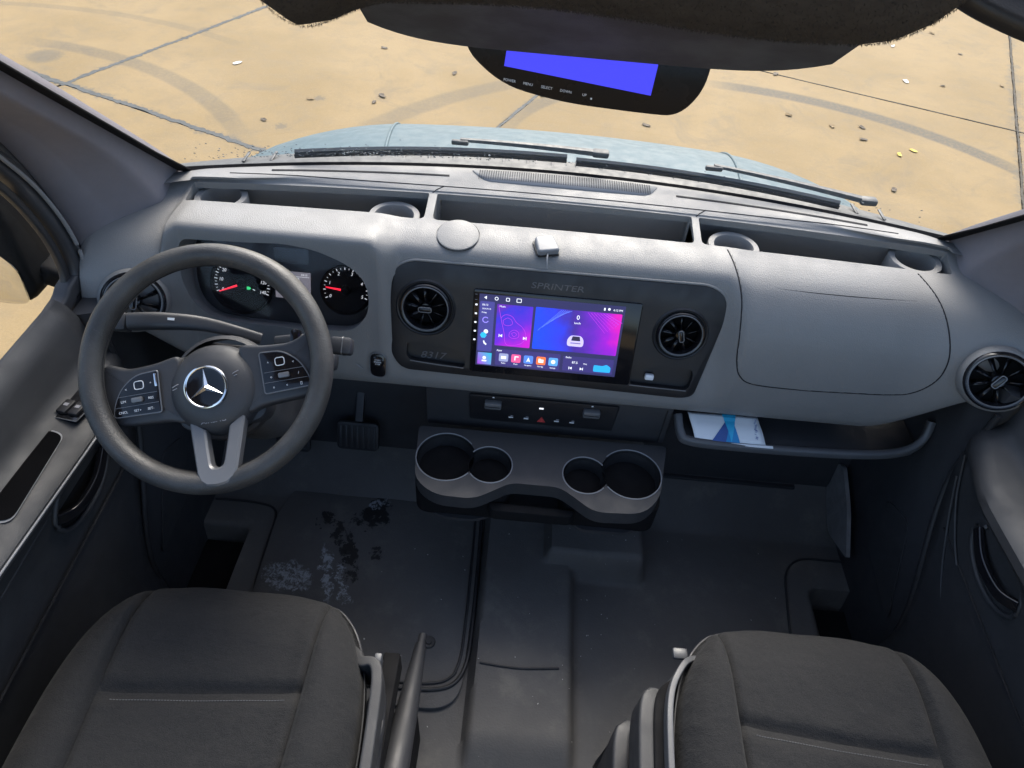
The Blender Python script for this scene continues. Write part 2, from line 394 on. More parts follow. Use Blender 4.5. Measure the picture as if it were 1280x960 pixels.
for i in range(len(e1l) - 1):
    for j in range(len(e2l) - 1):
        a0, a1 = e1l[i] + jw(0, e1l[i]), e1l[i + 1] - jw(0, e1l[i + 1]); b0, b1 = e2l[j] + jw(1, e2l[j]), e2l[j + 1] - jw(1, e2l[j + 1])
        near = 1.5 < e1l[i] < 8 or e1l[i] < 3
        n = 46 if near else 8
        loop = []
        for (p, q, jj, kx) in (((a0, b0), (a1, b0), jw(1, e2l[j]), 1), ((a1, b0), (a1, b1), jw(0, e1l[i + 1]), 0), ((a1, b1), (a0, b1), jw(1, e2l[j + 1]), 1), ((a0, b1), (a0, b0), jw(0, e1l[i]), 0)):
            for pt in edge_pts(p, q, n, min(.03, jj * .5)):
                u, v_ = (pt[0], pt[1] + pt[2]) if kx else (pt[0] + pt[2], pt[1])
                loop.append(g2(u, v_))
        prism('slab', loop, GZ - .01, GZ, M['concrete'], gnd, .002, 1)
def strip(name, axis, v, lo, hi, wd, m):       # filler that lies in the joint
    n = 320; L_, R_ = [], []; ph = random.random() * 9
    for k in range(n + 1):
        s = lo + (hi - lo) * k / n; env = .62 + .38 * math.sin(s * 3.1 + ph) * math.sin(s * 7.3 + ph * 2) + .18 * math.sin(s * 19 + ph)
        a, b = wd * env * (.55 + .9 * random.random()), wd * (1.25 - .5 * env) * (.45 + .9 * random.random())
        if axis: L_.append(g2(s, v - a)); R_.append(g2(s, v + b))
        else: L_.append(g2(v - a, s)); R_.append(g2(v + b, s))
    prism(name, L_ + R_[::-1], GZ - .009, GZ + (.0015 if axis else .0025), m, gnd)
strip('joint_filler', 1, -4.908, 2.9, 9.0, .022, M['tar']); strip('joint_filler', 0, 2.93, -8.0, -2.0, .026, M['tar'])
strip('joint_filler', 1, -2.08, 2.9, 6.3, .014, M['tar'])
strip('joint_filler', 0, 6.27, -2.0, 4.4, .007, M['crack']); strip('joint_filler', 1, 1.264, 2.9, 9.6, .010, M['crack'])

# fallen leaves and paper scraps
leaf_spots = [((-2.371, 5.227), 3, 'white scrap of litter on the tan concrete beyond the driver-side pillar'), ((-1.885, 4.341), 0, 'curled dark brown leaf nearest the hood on the driver side'),
 ((-1.676, 4.721), 1, 'tan leaf on the concrete between the tar joint and the hood'), ((-1.23, 4.763), 0, 'brown leaf, lower of two close together left of the blue monitor'),
 ((-1.20, 4.88), 0, 'brown leaf, upper of two close together left of the blue monitor'), ((-1.365, 5.796), 0, 'small brown leaf below the left end of the fleece overhead roll'),
 ((2.128, 5.063), 1, 'small tan leaf just inside the dark tyre arc, left of a larger leaf'), ((2.361, 5.083), 0, 'larger brown leaf beside the dark tyre arc on the right'),
 ((2.306, 4.877), 0, 'brown leaf below the larger leaf by the tyre arc'), ((2.29, 4.159), 0, 'curled brown leaf nearest the right end of the hood'),
 ((2.634, 4.768), 2, 'bright yellow leaf on the right, upper of the yellow pair'), ((2.502, 4.682), 2, 'bright yellow leaf on the right, lower of the yellow pair'),
 ((3.035, 6.105), 3, 'white paper scrap beyond the narrow crack on the right'), ((3.212, 6.977), 3, 'white paper scrap close under the fleece overhead roll on the right'),
 ((.721, 4.789), 0, 'flat brown leaf in front of the hood below the monitor corner'), ((-.021, 5.153), 3, 'pale scrap at the lower edge of the monitor'),
 ((3.764, 7.465), 1, 'tan leaf near the dark visor at the top right corner'), ((3.827, 6.924), 0, 'brown leaf cluster near the right-hand pavement joint'),
 ((3.337, 6.072), 0, 'small brown leaf between the paper scrap and the right joint'), ((1.828, 5.192), 1, 'tan leaf just below the tyre arc near the monitor'),
 ((-.736, 5.404), 0, 'small brown leaf at the left end of the monitor'), ((3.9, 6.2), 1, 'tan leaf beside the right-hand pavement joint'), ((1.9, 6.0), 0, 'tiny dark leaf by the narrow crack right of the monitor')]
for (xy, k, lb) in leaf_spots:
    s = random.uniform(.024, .040) * (1.2 if k == 3 else 1); n = 9; v = []; rz = random.random() * 6.3
    for q in range(n):
        a = q * 2 * math.pi / n; r = s * (.75 + .5 * random.random()); x, y = r * math.cos(a), r * .55 * math.sin(a)
        v.append((xy[0] + x * math.cos(rz) - y * math.sin(rz), xy[1] + x * math.sin(rz) + y * math.cos(rz), GZ + .003 + random.random() * .007))
    v.append((xy[0], xy[1], GZ + .004)); f = [(q, (q + 1) % n, n) for q in range(n)]
    o = mesh('litter_scrap' if k == 3 else 'fallen_leaf', v, f, M['leaf'][k], None, False); thick(o, .0012)
    tag(o, lb, 'litter' if k == 3 else 'leaf', 'leaves and scraps on the concrete')

# ================================================================== VAN NOSE: hood, cowl, wipers
def hood_z(x, y):
    d = y - 1.38; return .778 - .02 * d - .62 * d * d - .085 * x * x - .45 * max(0, abs(x) - .40) ** 2 - .9 * max(0, abs(x) - .72) ** 2
hd = thing('hood', 'pale blue grey hood of the van seen through the windscreen', 'hood', (0, 1.75, .6))
secs = []
for i in range(41):
    x = -.92 + 1.84 * i / 40; secs.append([Vector((x, y, hood_z(x, y))) - Vector((0, 1.75, .6)) for y in [1.385 - .19 * x * x + (.85) * k / 24 for k in range(25)]])
thick(loft('panel', secs, M['hood'], hd, False, False), .012)
for s in (-1, 1):       # pressed crease lines
    p = [(s * (.40 + .05 * k / 10) , 1.42 + .045 * k - 0, 0) for k in range(11)]
    tube('crease', [Vector((a, b, hood_z(a, b) + .0005)) - Vector((0, 1.75, .6)) for a, b, _ in p], .004, M['hood'], hd)
cw = thing('cowl', 'dirty black plastic cowl strip under the wipers at the windscreen base', 'cowl', (0, 1.36, .79))
secs = []
for i in range(31):
    x = -.84 + 1.68 * i / 30; y0 = 1.322 - .21 * x * x; zz = .79 - .05 * max(0, abs(x) - .55)
    secs.append([(x, y0 - 1.36, zz - .79), (x, y0 + .03 - 1.36, zz + .004 - .79), (x, y0 + .085 - 1.36, zz - .010 - .79), (x, y0 + .09 - 1.36, zz - .04 - .79), (x, y0 - 1.36, zz - .05 - .79)])
loft('strip', secs, M['cowl'], cw)
for i in range(26):
    x = -.66 + 1.32 * i / 25
    box('vent_rib', (x, .015 - .21 * x * x, .0), (.006, .04, .003), M['cowl'], cw, .001)
def ws_y(x, z): return 1.325 - .21 * x * x - (z - .80) / .95
def wiper(lb, blade, arm):
    t = thing('wiper', lb, 'wiper', blade[0], group='windscreen wipers')
    o = Vector(blade[0])
    def on(p, d): return Vector((p[0], ws_y(p[0], p[1]) + d, p[1] + d * .9)) - o
    bl = [on((blade[0][0] + (blade[1][0] - blade[0][0]) * k / 10, blade[0][2] + (blade[1][2] - blade[0][2]) * k / 10 + .006 * math.sin(math.pi * k / 10)), .014) for k in range(11)]
    sweep('blade', bl, [(-.004, -.003), (.004, -.003), (.005, .002), (.0, .006), (-.005, .002)], M['wiper'], t)
    sweep('rubber_edge', [p + Vector((0, -.006, -.006)) for p in bl], rrect(.003, .008, .001), M['rubber'], t)
    ar = [on((arm[0][0] + (arm[1][0] - arm[0][0]) * k / 8, arm[0][1] + (arm[1][1] - arm[0][1]) * k / 8), .030) for k in range(9)]
    sweep('arm', ar, [(-.006, -.003), (.006, -.003), (.0045, .0035), (-.0045, .0035)], M['wiper'], t, scale=[1.4 - .6 * k / 8 for k in range(9)])
    hub_ = box('pivot_cap', ar[0], (.035, .022, .014), M['wiper'], t, .005)
    box('joint', ar[-1] + Vector((0, -.004, -.004)), (.035, .010, .010), M['wiper'], t, .003)
wiper('long wiper blade lying along the windscreen base on the driver side', ((-.55, 0, .806), (.0, 0, .828)), ((.07, .812), (-.22, .826)))
wiper('wiper blade lying along the windscreen base right of the centre', ((.02, 0, .818), (.56, 0, .800)), ((.62, .790), (.30, .822)))
# ================================================================== WINDSCREEN
wsn = thing('windscreen', 'large curved windscreen looking out on tan concrete', 'windscreen', (0, 1.3, .8))
v, f = [], []; nx, nz = 32, 16
for i in range(nx + 1):
    for k in range(nz + 1):
        x = -.80 + 1.6 * i / nx; z = .797 + .62 * k / nz; x *= 1 - .06 * k / nz
        v.append((x, ws_y(x, z) - 1.3, z - .8))
for i in range(nx):
    for k in range(nz): a = i * (nz + 1) + k; f.append((a, a + 1, a + nz + 2, a + nz + 1))
thick(mesh('pane', v, f, M['glass'], wsn), .005, 1)
secs = []
for i in range(41):
    x = -.752 + 1.504 * i / 40; z0 = .794; z1 = .804
    secs.append([(x, ws_y(x, z0) - 1.303, z0 - .8), (x, ws_y(x, z1) - 1.303, z1 - .8), (x, ws_y(x, z1) - 1.312, z1 - .806), (x, ws_y(x, z0) - 1.312, z0 - .806)])
loft('black_edge_band', secs, M['black'], wsn)
for sg in (-1, 1):
    sweep('black_edge_band', [(sg * (.752 + .012 * min(1, k / 3)), ws_y(.764, .797 + .60 * k / 24) - 1.3 - .003, .797 + .60 * k / 24 - .803) for k in range(25)], rrect(.030, .004, .0015), M['black'], wsn, up=(0, .72, .69))
bm = bmesh.new()
for q in range(420):
    x = random.gauss(-.42, .16) if q < 330 else random.uniform(-.7, .7); z = .815 + abs(random.gauss(0, .022))
    if abs(x) > .75: continue
    r = random.uniform(.0008, .0024)
    mt = Matrix.Translation((x, ws_y(x, z) - 1.3 + .0045, z - .8 + .004)) @ Matrix.Rotation(rad(-46), 4, 'X') @ Matrix.Diagonal((r, r, r * .5, 1))
    bmesh.ops.create_icosphere(bm, subdivisions=1, radius=1, matrix=mt)
dr = frombm('rain_drops', bm, M['drop'], wsn); dr['kind'] = 'stuff'

# ================================================================== CAB FLOOR
def floor_z(x, y):
    h = .046 * sstep(-.108, -.090, x) * sstep(.128, .104, x) * sstep(.36, .46, y)
    h = max(h, .088 * sstep(.03, .06, x) * sstep(.296, .274, x) * sstep(.826, .856, y))
    h = max(h, .05 * sstep(-.02, .02, x) * sstep(.11, .08, x) * sstep(.90, .97, y))
    toe = max(0, y - .985); h += .75 * toe * sstep(0, .03, toe)
    h -= .10 * sstep(.70, .725, x) * sstep(.865, .845, y) - .0   # step well, passenger side
    h -= .10 * sstep(-.688, -.712, x) * sstep(.895, .875, y)
    h += .004 * math.sin(x * 31) * math.sin(y * 23) * .3
    return h
v, f = [], []; nx, ny = 210, 150
for i in range(nx + 1):
    for k in range(ny + 1):
        x = -.88 + 1.76 * i / nx; y = -.15 + 1.28 * k / ny; v.append((x, y, floor_z(x, y)))
for i in range(nx):
    for k in range(ny): a = i * (ny + 1) + k; f.append((a, a + 1, a + ny + 2, a + ny + 1))
flo = struct(mesh('floor', v, f, M['floor'], None, True, 60))
if flo.data.polygons[0].normal.z < 0: flo.data.flip_normals()
thick(flo, .02)
def trim_line(pts, r=.0035, m='rubber', name='trim_line', lift=.002):
    tube(name, [(x, y, floor_z(x, y) + lift) for x, y in [(p.x, p.y) for p in spline([(a, b, 0) for a, b in pts], 5)]], r, M[m], flo)
trim_line([(.626, .70), (.640, .82), (.655, .90), (.70, .942), (.78, .946), (.84, .946)], .003)
trim_line([(-.60, .68), (-.623, .728), (-.632, .85), (-.639, .943), (-.70, .965), (-.80, .965)], .003)
trim_line([(-.085, .59), (.0, .585), (.085, .592)], .0022)
box('step_well', (.775, .70, -.06), (.10, .28, .012), M['black'], flo, .004); box('step_well', (-.755, .74, -.06), (.10, .28, .012), M['black'], flo, .004)
bm = bmesh.new()
for q in range(70):
    x = random.uniform(-.09, .62) if q < 52 else random.uniform(-.58, -.12); y = random.uniform(.35, .97); r = random.uniform(.0005, .0012) * (2 if q % 17 == 0 else 1)
    mt = Matrix.Translation((x, y, floor_z(x, y) + (.0125 if x < -.11 else .0008))) @ Matrix.Rotation(random.random() * 6, 4, 'Z') @ Matrix.Diagonal((r * random.uniform(1, 2.2), r, r * .6, 1))
    bmesh.ops.create_icosphere(bm, subdivisions=1, radius=1, matrix=mt)
cr_b = frombm('crumbs', bm, mat('crumb', (.50, .49, .46), .8, var=.3, vscale=200), flo, False); cr_b['kind'] = 'stuff'
# bulkhead below the dashboard
bh = thing('lower_bulkhead', 'black carpeted bulkhead panel below the dashboard above the toe board', 'panel', (0, 1.13, .1))
secs = []
for i in range(25):
    x = -.86 + 1.72 * i / 24
    secs.append([(x, .0 - .02, -.012), (x, -.02, .02), (x, .03, .30), (x, .08, .42), (x, .10, .42), (x, .08, -.02)])
loft('carpet_panel', secs, M['dark'], bh, ang=60)
box('panel_lip', (.47, -.028, -.010), (.44, .012, .010), M['dark'], bh, .003)
for x, z in ((.345, .245), (.50, .205)):
    lathe('fastener_cup', [(.0, -.012), (.020, -.012), (.024, 0), (.027, 0), (.027, -.016)], M['dark'], bh, 20).matrix_local = frame((x, -.008 + z * .09, z), (1, 0, 0), (0, .1, 1))
# driver's rubber mat
mt_ = thing('floor_mat', 'worn black rubber driver floor mat with wet marks and white salt stains', 'floor mat', (-.36, .77, .004))
prism('sheet', [(x + .36, y - .77) for x, y in roundpoly([(-.617, .50), (-.118, .50), (-.108, 1.03), (-.60, 1.03), (-.63, .94)], [.01, .07, .05, .03, .03], 8)], 0, .007, M['mat'], mt_, .003)
pth = [(p.x + .36, p.y - .77, .009) for p in spline([(-.118, 1.03, 0), (-.112, .85, 0), (-.110, .68, 0), (-.114, .60, 0), (-.135, .555, 0), (-.18, .538, 0), (-.27, .535, 0), (-.34, .535, 0)], 6)]
tube('border_ridge', pth, .0045, M['rubber'], mt_)
tube('border_ridge', [(x * 1.0 - (.016 if True else 0) * (1 if y > -.2 else .55), y + (.012 if y < -.2 else 0), z) for x, y, z in pth], .003, M['rubber'], mt_)
b_ = lathe('fixing_button', [(0, .006), (.006, .006), (.007, .003), (.013, .003), (.015, .0)], M['rubber'], mt_, 20, .158, -.131, .007)

# ================================================================== DASHBOARD
def yA(x): return 1.313 - .21 * x * x
def yB(x): return 1.216 - .082 * x * x
def yF(x): return 1.135 - .038 * x * x
PR = [(1.137, .776), (1.09, .768), (1.055, .757), (1.03, .740), (1.005, .710), (.985, .670), (.972, .620), (.965, .570), (.964, .520), (.970, .487), (.988, .470), (1.06, .466), (1.27, .50)]
PC = [(1.137, .778), (1.10, .775), (1.072, .769), (1.055, .760), (1.045, .742), (1.027, .685), (1.010, .632), (.992, .576), (.974, .520), (.971, .490), (.986, .470), (1.06, .466), (1.27, .50)]
PL = [(1.130, .783), (1.080, .786), (1.050, .7865), (1.034, .783), (1.027, .771), (1.019, .725), (1.004, .655), (.988, .585), (.974, .522), (.971, .490), (.986, .470), (1.06, .466), (1.27, .50)]
PE = [(1.13, .772), (1.07, .772), (1.03, .769), (.995, .760), (.967, .742), (.945, .718), (.932, .695), (.925, .677), (.922, .664), (.926, .654), (.945, .648), (1.06, .62), (1.16, .60)]
def prof(x):
    a = abs(x); e = sstep(.66, .86, a)
    wc = sstep(-.355, -.30, x) * sstep(.37, .31, x)
    wl = sstep(-.740, -.724, x) * (1 - sstep(-.355, -.30, x))
    P = []
    for r, c, l, q in zip(PR, PC, PL, PE):
        p = lerp2(lerp2(r, c, wc), l, wl) if x > -.740 else r
        P.append(lerp2(p, q, e * (1 if x > 0 or x < -.724 else sstep(-.704, -.724, x))))
    ze = .80 - .012 * sstep(.70, .86, a)
    back = [(yA(x), ze), (yA(x) - .045, ze + .001), (yB(x) + .006, ze - .006), (yB(x) - .004, ze - .011)]
    P = back + P
    P = [(min(p[0], yA(x) - .01) if i > 3 else p[0], p[1]) for i, p in enumerate(P)]
    return [(p.x, p.y) for p in spline([(a_, b_, 0) for a_, b_ in P], 4)]
def front_y(x, z):
    P = prof(x)
    for i in range(len(P) - 9, 8, -1):
        (y0, z0), (y1, z1) = P[i], P[i + 1]
        if z1 <= z <= z0 or z0 <= z <= z1: return y0 + (y1 - y0) * (0 if z1 == z0 else (z - z0) / (z1 - z0))
    return P[20][0]
def top_z(x, y):
    P = prof(x)
    for i in range(len(P) - 1):
        (y0, z0), (y1, z1) = P[i], P[i + 1]
        if y1 <= y <= y0: return z0 + (z1 - z0) * (0 if y1 == y0 else (y - y0) / (y1 - y0))
    return .78
XS = sorted(set([round(-.86 + 1.72 * k / 76, 4) for k in range(77)] + [-.742, -.738, -.734, -.730, -.726, -.722,-.715,-.708, -.35, -.34, -.33, -.32, -.31, -.30, .315, .325, .335, .345, .355, .365, .375, .84, .85, -.84, -.85]))
dash = thing('dashboard', 'wide grey moulded dashboard with open top trays and round end vents', 'dashboard', (0, 1.1, .47))
DO = Vector((0, 1.1, .47))
secs = [[Vector((x, y, z)) - DO for y, z in prof(x)] for x in XS]
for s in (0, -1):           # round the two ends over
    base = secs[s]; c_ = sum(base, Vector()) / len(base); sg = -1 if s == 0 else 1
    ring = [c_ + (p - c_) * .93 + Vector((sg * .006, 0, 0)) for p in base]
    secs = [ring] + secs if s == 0 else secs + [ring]
shell = loft('shell', secs, M['dash'], dash)
# pocket cutters
def tray_outline(x0, x1):
    top = [(x0 + (x1 - x0) * k / 14, yB(x0 + (x1 - x0) * k / 14) - .002) for k in range(15)]
    return [(x0, yF(x0)), (x1, yF(x1))] + top[::-1]
cl = []
for x0, x1 in ((-.725, -.268), (-.252, .256), (.270, .752)):
    o1 = [(a, b - 1.1) for a, b in roundpoly([(x0 + (x1 - x0) * k / 8, yF(x0 + (x1 - x0) * k / 8)) for k in range(9)] + tray_outline(x0, x1)[2:], [.012] + [.004] * 7 + [.012] + [.004] * 15, 3)]
    for xr in (-.672, -.330, .338, .696):
        if x0 < xr < x1: cl.append(prism('cutter', [(a, max(b, yF(xr) - 1.1 - .001)) for a, b in circ(.0535, 40, xr, .054)], .222, .3020, None, dash))
    cl.append(prism('cutter', o1, .26, .40, None, dash, bev=0))
    def low(front, dx): 
        q = [x0 + dx + (x1 - x0 - 2 * dx) * k / 14 for k in range(15)]
        return [(a, front(a) - 1.1) for a in q] + [(a, min(1.232, yA(a) - .024) - 1.1) for a in q[::-1]]
    cl.append(prism('cutter', low(lambda a: 1.100, .003), .205, .274, None, dash))
    cl.append(prism('cutter', low(lambda a: yF(a) + .0012, .0045), .210, .306, None, dash))
CLU = frame((-.49, 1.06, .66), (1, 0, 0), (0, .42, .9075))
OPEN = roundpoly([(-.208, .074), (-.085, .078), (-.02, .082), (.037, .075), (.097, .052), (.126, .024), (.134, -.010), (.1295, -.049), (.098, -.085), (.0, -.090), (-.125, -.088), (-.180, -.083), (-.212, -.055), (-.222, -.015), (-.220, .055)], .02, 3)
cl.append(prism('cutter', [(x * 1.0, y) for x, y in OPEN], .0, .16, None, dash, mtx=Matrix.Translation(-DO) @ CLU))
cl.append(prism('cutter', [(x * .985, y * .97) for x, y in roundpoly([(-.295, -.113), (.275, -.123), (.298, -.115), (.326, .060), (.318, .100), (.285, .118), (-.285, .115), (-.318, .090), (-.322, .040), (-.318, -.080)], .02, 3)], -.022, .05, None, dash, mtx=Matrix.Translation(-DO) @ frame((0, 1.010, .6325), (1, 0, 0), (0, .3096, .9509))))
cut(shell, cl)
# liner tray dividers, cup rings
for x in (-.260, .263):
    mesh('tray_divider', [(x + sx * .007, y - 1.1, z - .47) for sx in (-1, 1) for y, z in ((1.128, .735), (1.128, .772), (1.225, .776), (1.225, .68), (1.128, .68))], [(0, 1, 2, 3, 4), (5, 6, 7, 8, 9), (0, 1, 6, 5), (1, 2, 7, 6), (2, 3, 8, 7), (3, 4, 9, 8), (4, 0, 5, 9)], M['dash'], dash)
for x in (-.672, -.330, .338, .696):
    r_ = lathe('cup_ring', [(.0375, -.05), (.0375, .004), (.039, .006), (.049, .006), (.0505, .004), (.0505, -.05)], M['dash'], dash, 40, x, 1.154 - 1.1 + (.006 if abs(x) > .5 else 0), .7610 - .47 + (.003 if abs(x) > .5 else 0))
    lathe('cup_floor', [(0, 0), (.039, 0), (.039, -.004), (0, -.004)], M['black'], r_, 30, x, 1.154 - 1.1, .706 - .47)
# defroster slots and speaker grille on the rear ledge
def ledge(pts, dz): return [(x, y - 1.1, top_z(x, y) + dz - .47) for x, y in pts]
for x0, x1 in ((-.585, -.235), (.228, .605)):
    q = [(x0 + (x1 - x0) * k / 16) for k in range(17)]
    sweep('defroster_slot', ledge([(x, yA(x) - .043 + .024 * (x / .6) ** 2) for x in q], .0004), [(-.0028, -.002), (.0028, -.002), (.0028, .0006), (-.0028, .0006)], M['seam'], dash)
tube('ledge_seam', ledge([(x, yB(x) + .016) for x in [-.66 + 1.32 * k / 50 for k in range(51)]], .0001), .0011, M['seam'], dash, n=5)
for x in (-.262, .265): tube('ledge_seam', ledge([(x + .02 * k / 6, yB(x) + .016 * k / 6) for k in range(7)], .0001), .0011, M['seam'], dash, n=5)
go = roundpoly([(-.195, yA(.19) - .010), (-.165, yA(.17) - .052), (.175, yA(.17) - .052), (.195, yA(.19) - .010), (.0, yA(0) - .008)], [.01, .02, .02, .01, .05], 4)
bm = bmesh.new(); vs = [bm.verts.new((x, y - 1.1, top_z(x, y) + .0012 - .47)) for x, y in go]; bm.faces.new(vs); gr_ = thick(frombm('speaker_grille', bm, M['alum'], dash), .003)
bm = bmesh.new()
for i in range(74):
    for k in range(9):
        x = -.175 + .35 * i / 73; y = yA(x) - .046 + .034 * k / 8
        bmesh.ops.create_circle(bm, cap_ends=True, segments=6, radius=.0014, matrix=Matrix.Translation((x, y - 1.1, top_z(x, y) + .0018 - .47)))
gh = frombm('grille_hole', bm, M['seam'], gr_, False); gh['kind'] = 'stuff'
# glove box lid: a flush leaf of the fascia; dark tubes stand in for the shade of its gap and crease
SEAM = [(.318, 1.123), (.332, 1.06), (.343, .73), (.350, .68), (.357, .625), (.372, .593), (.405, .577), (.50, .574), (.60, .578), (.67, .583), (.705, .598), (.730, .635), (.735, .68), (.722, .73), (.702, 1.06), (.682, 1.108)]
def sp(x, c):      # on the shell: c is a height for the front, a depth for the top
    if c > 1: return Vector((x, c, top_z(x, c)))
    return Vector((x, front_y(x, c), c))
sm = spline([sp(*q) for q in SEAM], 10)
def proj(p):
    P = prof(p.x); b = min(P[8:-10], key=lambda q: (q[0] - p.y) ** 2 + (q[1] - p.z) ** 2)
    i = P.index(b); best = None
    for j in (i - 1, i):
        (y0, z0), (y1, z1) = P[j], P[j + 1]; d = (y1 - y0) ** 2 + (z1 - z0) ** 2
        t = min(1, max(0, ((p.y - y0) * (y1 - y0) + (p.z - z0) * (z1 - z0)) / d)); q = (y0 + (y1 - y0) * t, z0 + (z1 - z0) * t)
        e = (q[0] - p.y) ** 2 + (q[1] - p.z) ** 2
        if best is None or e < best[0]: best = (e, q)
    return Vector((p.x, best[1][0], best[1][1]))
sm = [proj(p) for p in sm]
lid_x = (.318, .735)
def arc_s(x, y, z):
    P = prof(x)[14:]; s = 0; best = (9, 0)
    for (y0, z0), (y1, z1) in zip(P, P[1:]):
        L = math.hypot(y1 - y0, z1 - z0)
        if L < 1e-9: continue
        t = min(1, max(0, ((y - y0) * (y1 - y0) + (z - z0) * (z1 - z0)) / L / L)); e = math.hypot(y0 + (y1 - y0) * t - y, z0 + (z1 - z0) * t - z)
        if e < best[0]: best = (e, s + t * L)
        s += L
    return best[1]
poly = [(p.x, arc_s(p.x, p.y, p.z)) for p in sm]
def inside(x, s):
    c = False
    for i in range(len(poly)):
        (x0, s0), (x1, s1) = poly[i - 1], poly[i]
        if (s0 > s) != (s1 > s) and x < (x1 - x0) * (s - s0) / (s1 - s0) + x0: c = not c
    return c
bm = bmesh.new(); grid = {}; nx, ns = 120, 100; smax = max(s for _, s in poly)
smin = min(s for _, s in poly)
for i in range(nx + 1):
    x = .315 + .425 * i / nx; P = prof(x)[14:]; acc = [0]
    for (y0, z0), (y1, z1) in zip(P, P[1:]): acc.append(acc[-1] + math.hypot(y1 - y0, z1 - z0))
    j = 0
    for k in range(ns + 1):
        s = smin + (smax - smin) * k / ns
        while j < len(P) - 2 and acc[j + 1] < s: j += 1
        t = (s - acc[j]) / max(1e-9, acc[j + 1] - acc[j]); y, z = lerp2(P[j], P[j + 1], t)
        nrm = Vector((0, -(P[j][1] - P[j + 1][1]), P[j][0] - P[j + 1][0])).normalized()
        if inside(x, s): grid[i, k] = bm.verts.new(Vector((x, y, z)) + nrm * .0006 - DO)
for i in range(nx):
    for k in range(ns):
        q = [grid.get(c_) for c_ in ((i, k), (i + 1, k), (i + 1, k + 1), (i, k + 1))]
        if all(q): bm.faces.new(q)
lid = frombm('glove_box_lid', bm, M['dash'], dash, True, 60)
tube('lid_gap_shade', [p - DO for p in sm], .0013, M['seam'], lid, n=6)
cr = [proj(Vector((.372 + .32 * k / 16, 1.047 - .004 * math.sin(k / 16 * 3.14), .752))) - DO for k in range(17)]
tube('lid_crease_shade', cr, .0012, M['seam'], lid, n=5, scale=[.25 + .75 * math.sin(math.pi * (k + .5) / 17) for k in range(17)])
# shelf under the passenger side
secs = []
lip = spline([(.285, .985, .452), (.292, .952, .432), (.31, .938, .425), (.40, .936, .422), (.55, .940, .420), (.68, .944, .424), (.755, .950, .436), (.790, .962, .462), (.80, .985, .50)], 6)
sweep('shelf_lip', [p - DO for p in lip], rrect(.016, .020, .007), M['trim'], dash)
prism('shelf_floor', [(p.x, p.y - 1.1) for p in lip] + [(.80, .03), (.285, .03)], -.052, -.044, M['dark'], dash)
# end vents
def vane_vent(parent, mtx, r, knob_rot=0., name='air_vent', tilt=None):
    e = lathe(name, [(r * .80, -.012), (r * .86, .002), (r * .90, .005), (r, .006), (r * 1.06, .003), (r * 1.08, -.003)], M['gloss'], parent, 48); e.matrix_local = mtx
    lathe('bezel_ring', [(r * .90, .004), (r * .91, .0068), (r * .935, .0076), (r * .96, .0066), (r * .97, .004)], M['satin'], e, 48)
    lathe('throat', [(r * .88, .0), (r * .84, -.022), (0, -.026)], M['black'], e, 40)
    for k in range(9):
        a = 2 * math.pi * k / 9 + .2
        bm = bmesh.new(); c, s = math.cos(a), math.sin(a)
        vs = []
        for rr, w0, z0 in ((r * .26, .0022, -.003), (r * .60, .0036, -.006), (r * .87, .0050, -.009)):
            vs.append([bm.verts.new((rr * c - sg * w0 * s, rr * s + sg * w0 * c, z0 + (sg * .0050))) for sg in (-1, 1)])
        for q in range(2): bm.faces.new((vs[q][0], vs[q][1], vs[q + 1][1], vs[q + 1][0]))
        o = frombm('vane', bm, M['gloss'], e); thick(o, .0016)
    lathe('hub', [(0, .004), (r * .20, .003), (r * .27, -.004), (r * .27, -.02)], M['gloss'], e, 24)
    kb = prism('knob', rrect(r * .52, r * .20, r * .09), 0, .012, M['gloss'], e, .003); kb.matrix_local = Matrix.Rotation(knob_rot, 4, 'Z')
    sweep('knob_trim', [(x, y, .011) for x, y in rrect(r * .52, r * .20, r * .09)], circ(.0011, 6), M['satin'], kb, True)
    return e
for s in (-1, 1):
    c0 = Vector((-.775, .938, .672)) if s < 0 else Vector((.800, .918, .687)); nrm = Vector((-s * .42, -.78, .46)).normalized(); ax = Vector((0, 0, 1)).cross(nrm).normalized()
    mt4 = frame(c0 + nrm * .004 - DO, ax, nrm.cross(ax))
    vane_vent(dash, mt4, .050, rad(70))
    o = lathe('vent_pod', [(.054, .0), (.058, -.004), (.061, -.02), (.064, -.05)], M['dash'], dash, 40); o.matrix_local = mt4
# start button and light sensor marks
FAS = frame((0, 1.010, .6325), (1, 0, 0), (0, .3096, .9509)); FL = Matrix.Translation(-DO) @ FAS
sb = prism('start_button', rrect(.032, .052, .014), 0, .004, M['gloss'], dash, .001, mtx=None); sb.matrix_local = FL @ Matrix.Translation((-.342, -.108, .004)) @ Matrix.Rotation(rad(-4), 4, 'Y')
sweep('button_ring', [(x, y, .004) for x, y in rrect(.034, .054, .015)], circ(.0012, 6), M['satin'], sb, True)
lathe('button_face', [(0, .006), (.010, .006), (.0125, .004)], M['gloss'], sb, 24, 0, .008, 0)
for k, tx in enumerate(('START', 'ENGINE', 'STOP')): text('lettering', tx, .0042, M['white'], sb, (0, .0125 - .0045 * k, .0064))
for k in range(3): 
    o = sweep('embossed_icon', [(-.005 + .004 * k, .004 - .003 * k, 0), (.003 + .003 * k, .0 - .003 * k, 0)], circ(.0007, 5), M['alum'], dash); o.matrix_local = FL @ Matrix.Translation((-.383, -.115, .004))

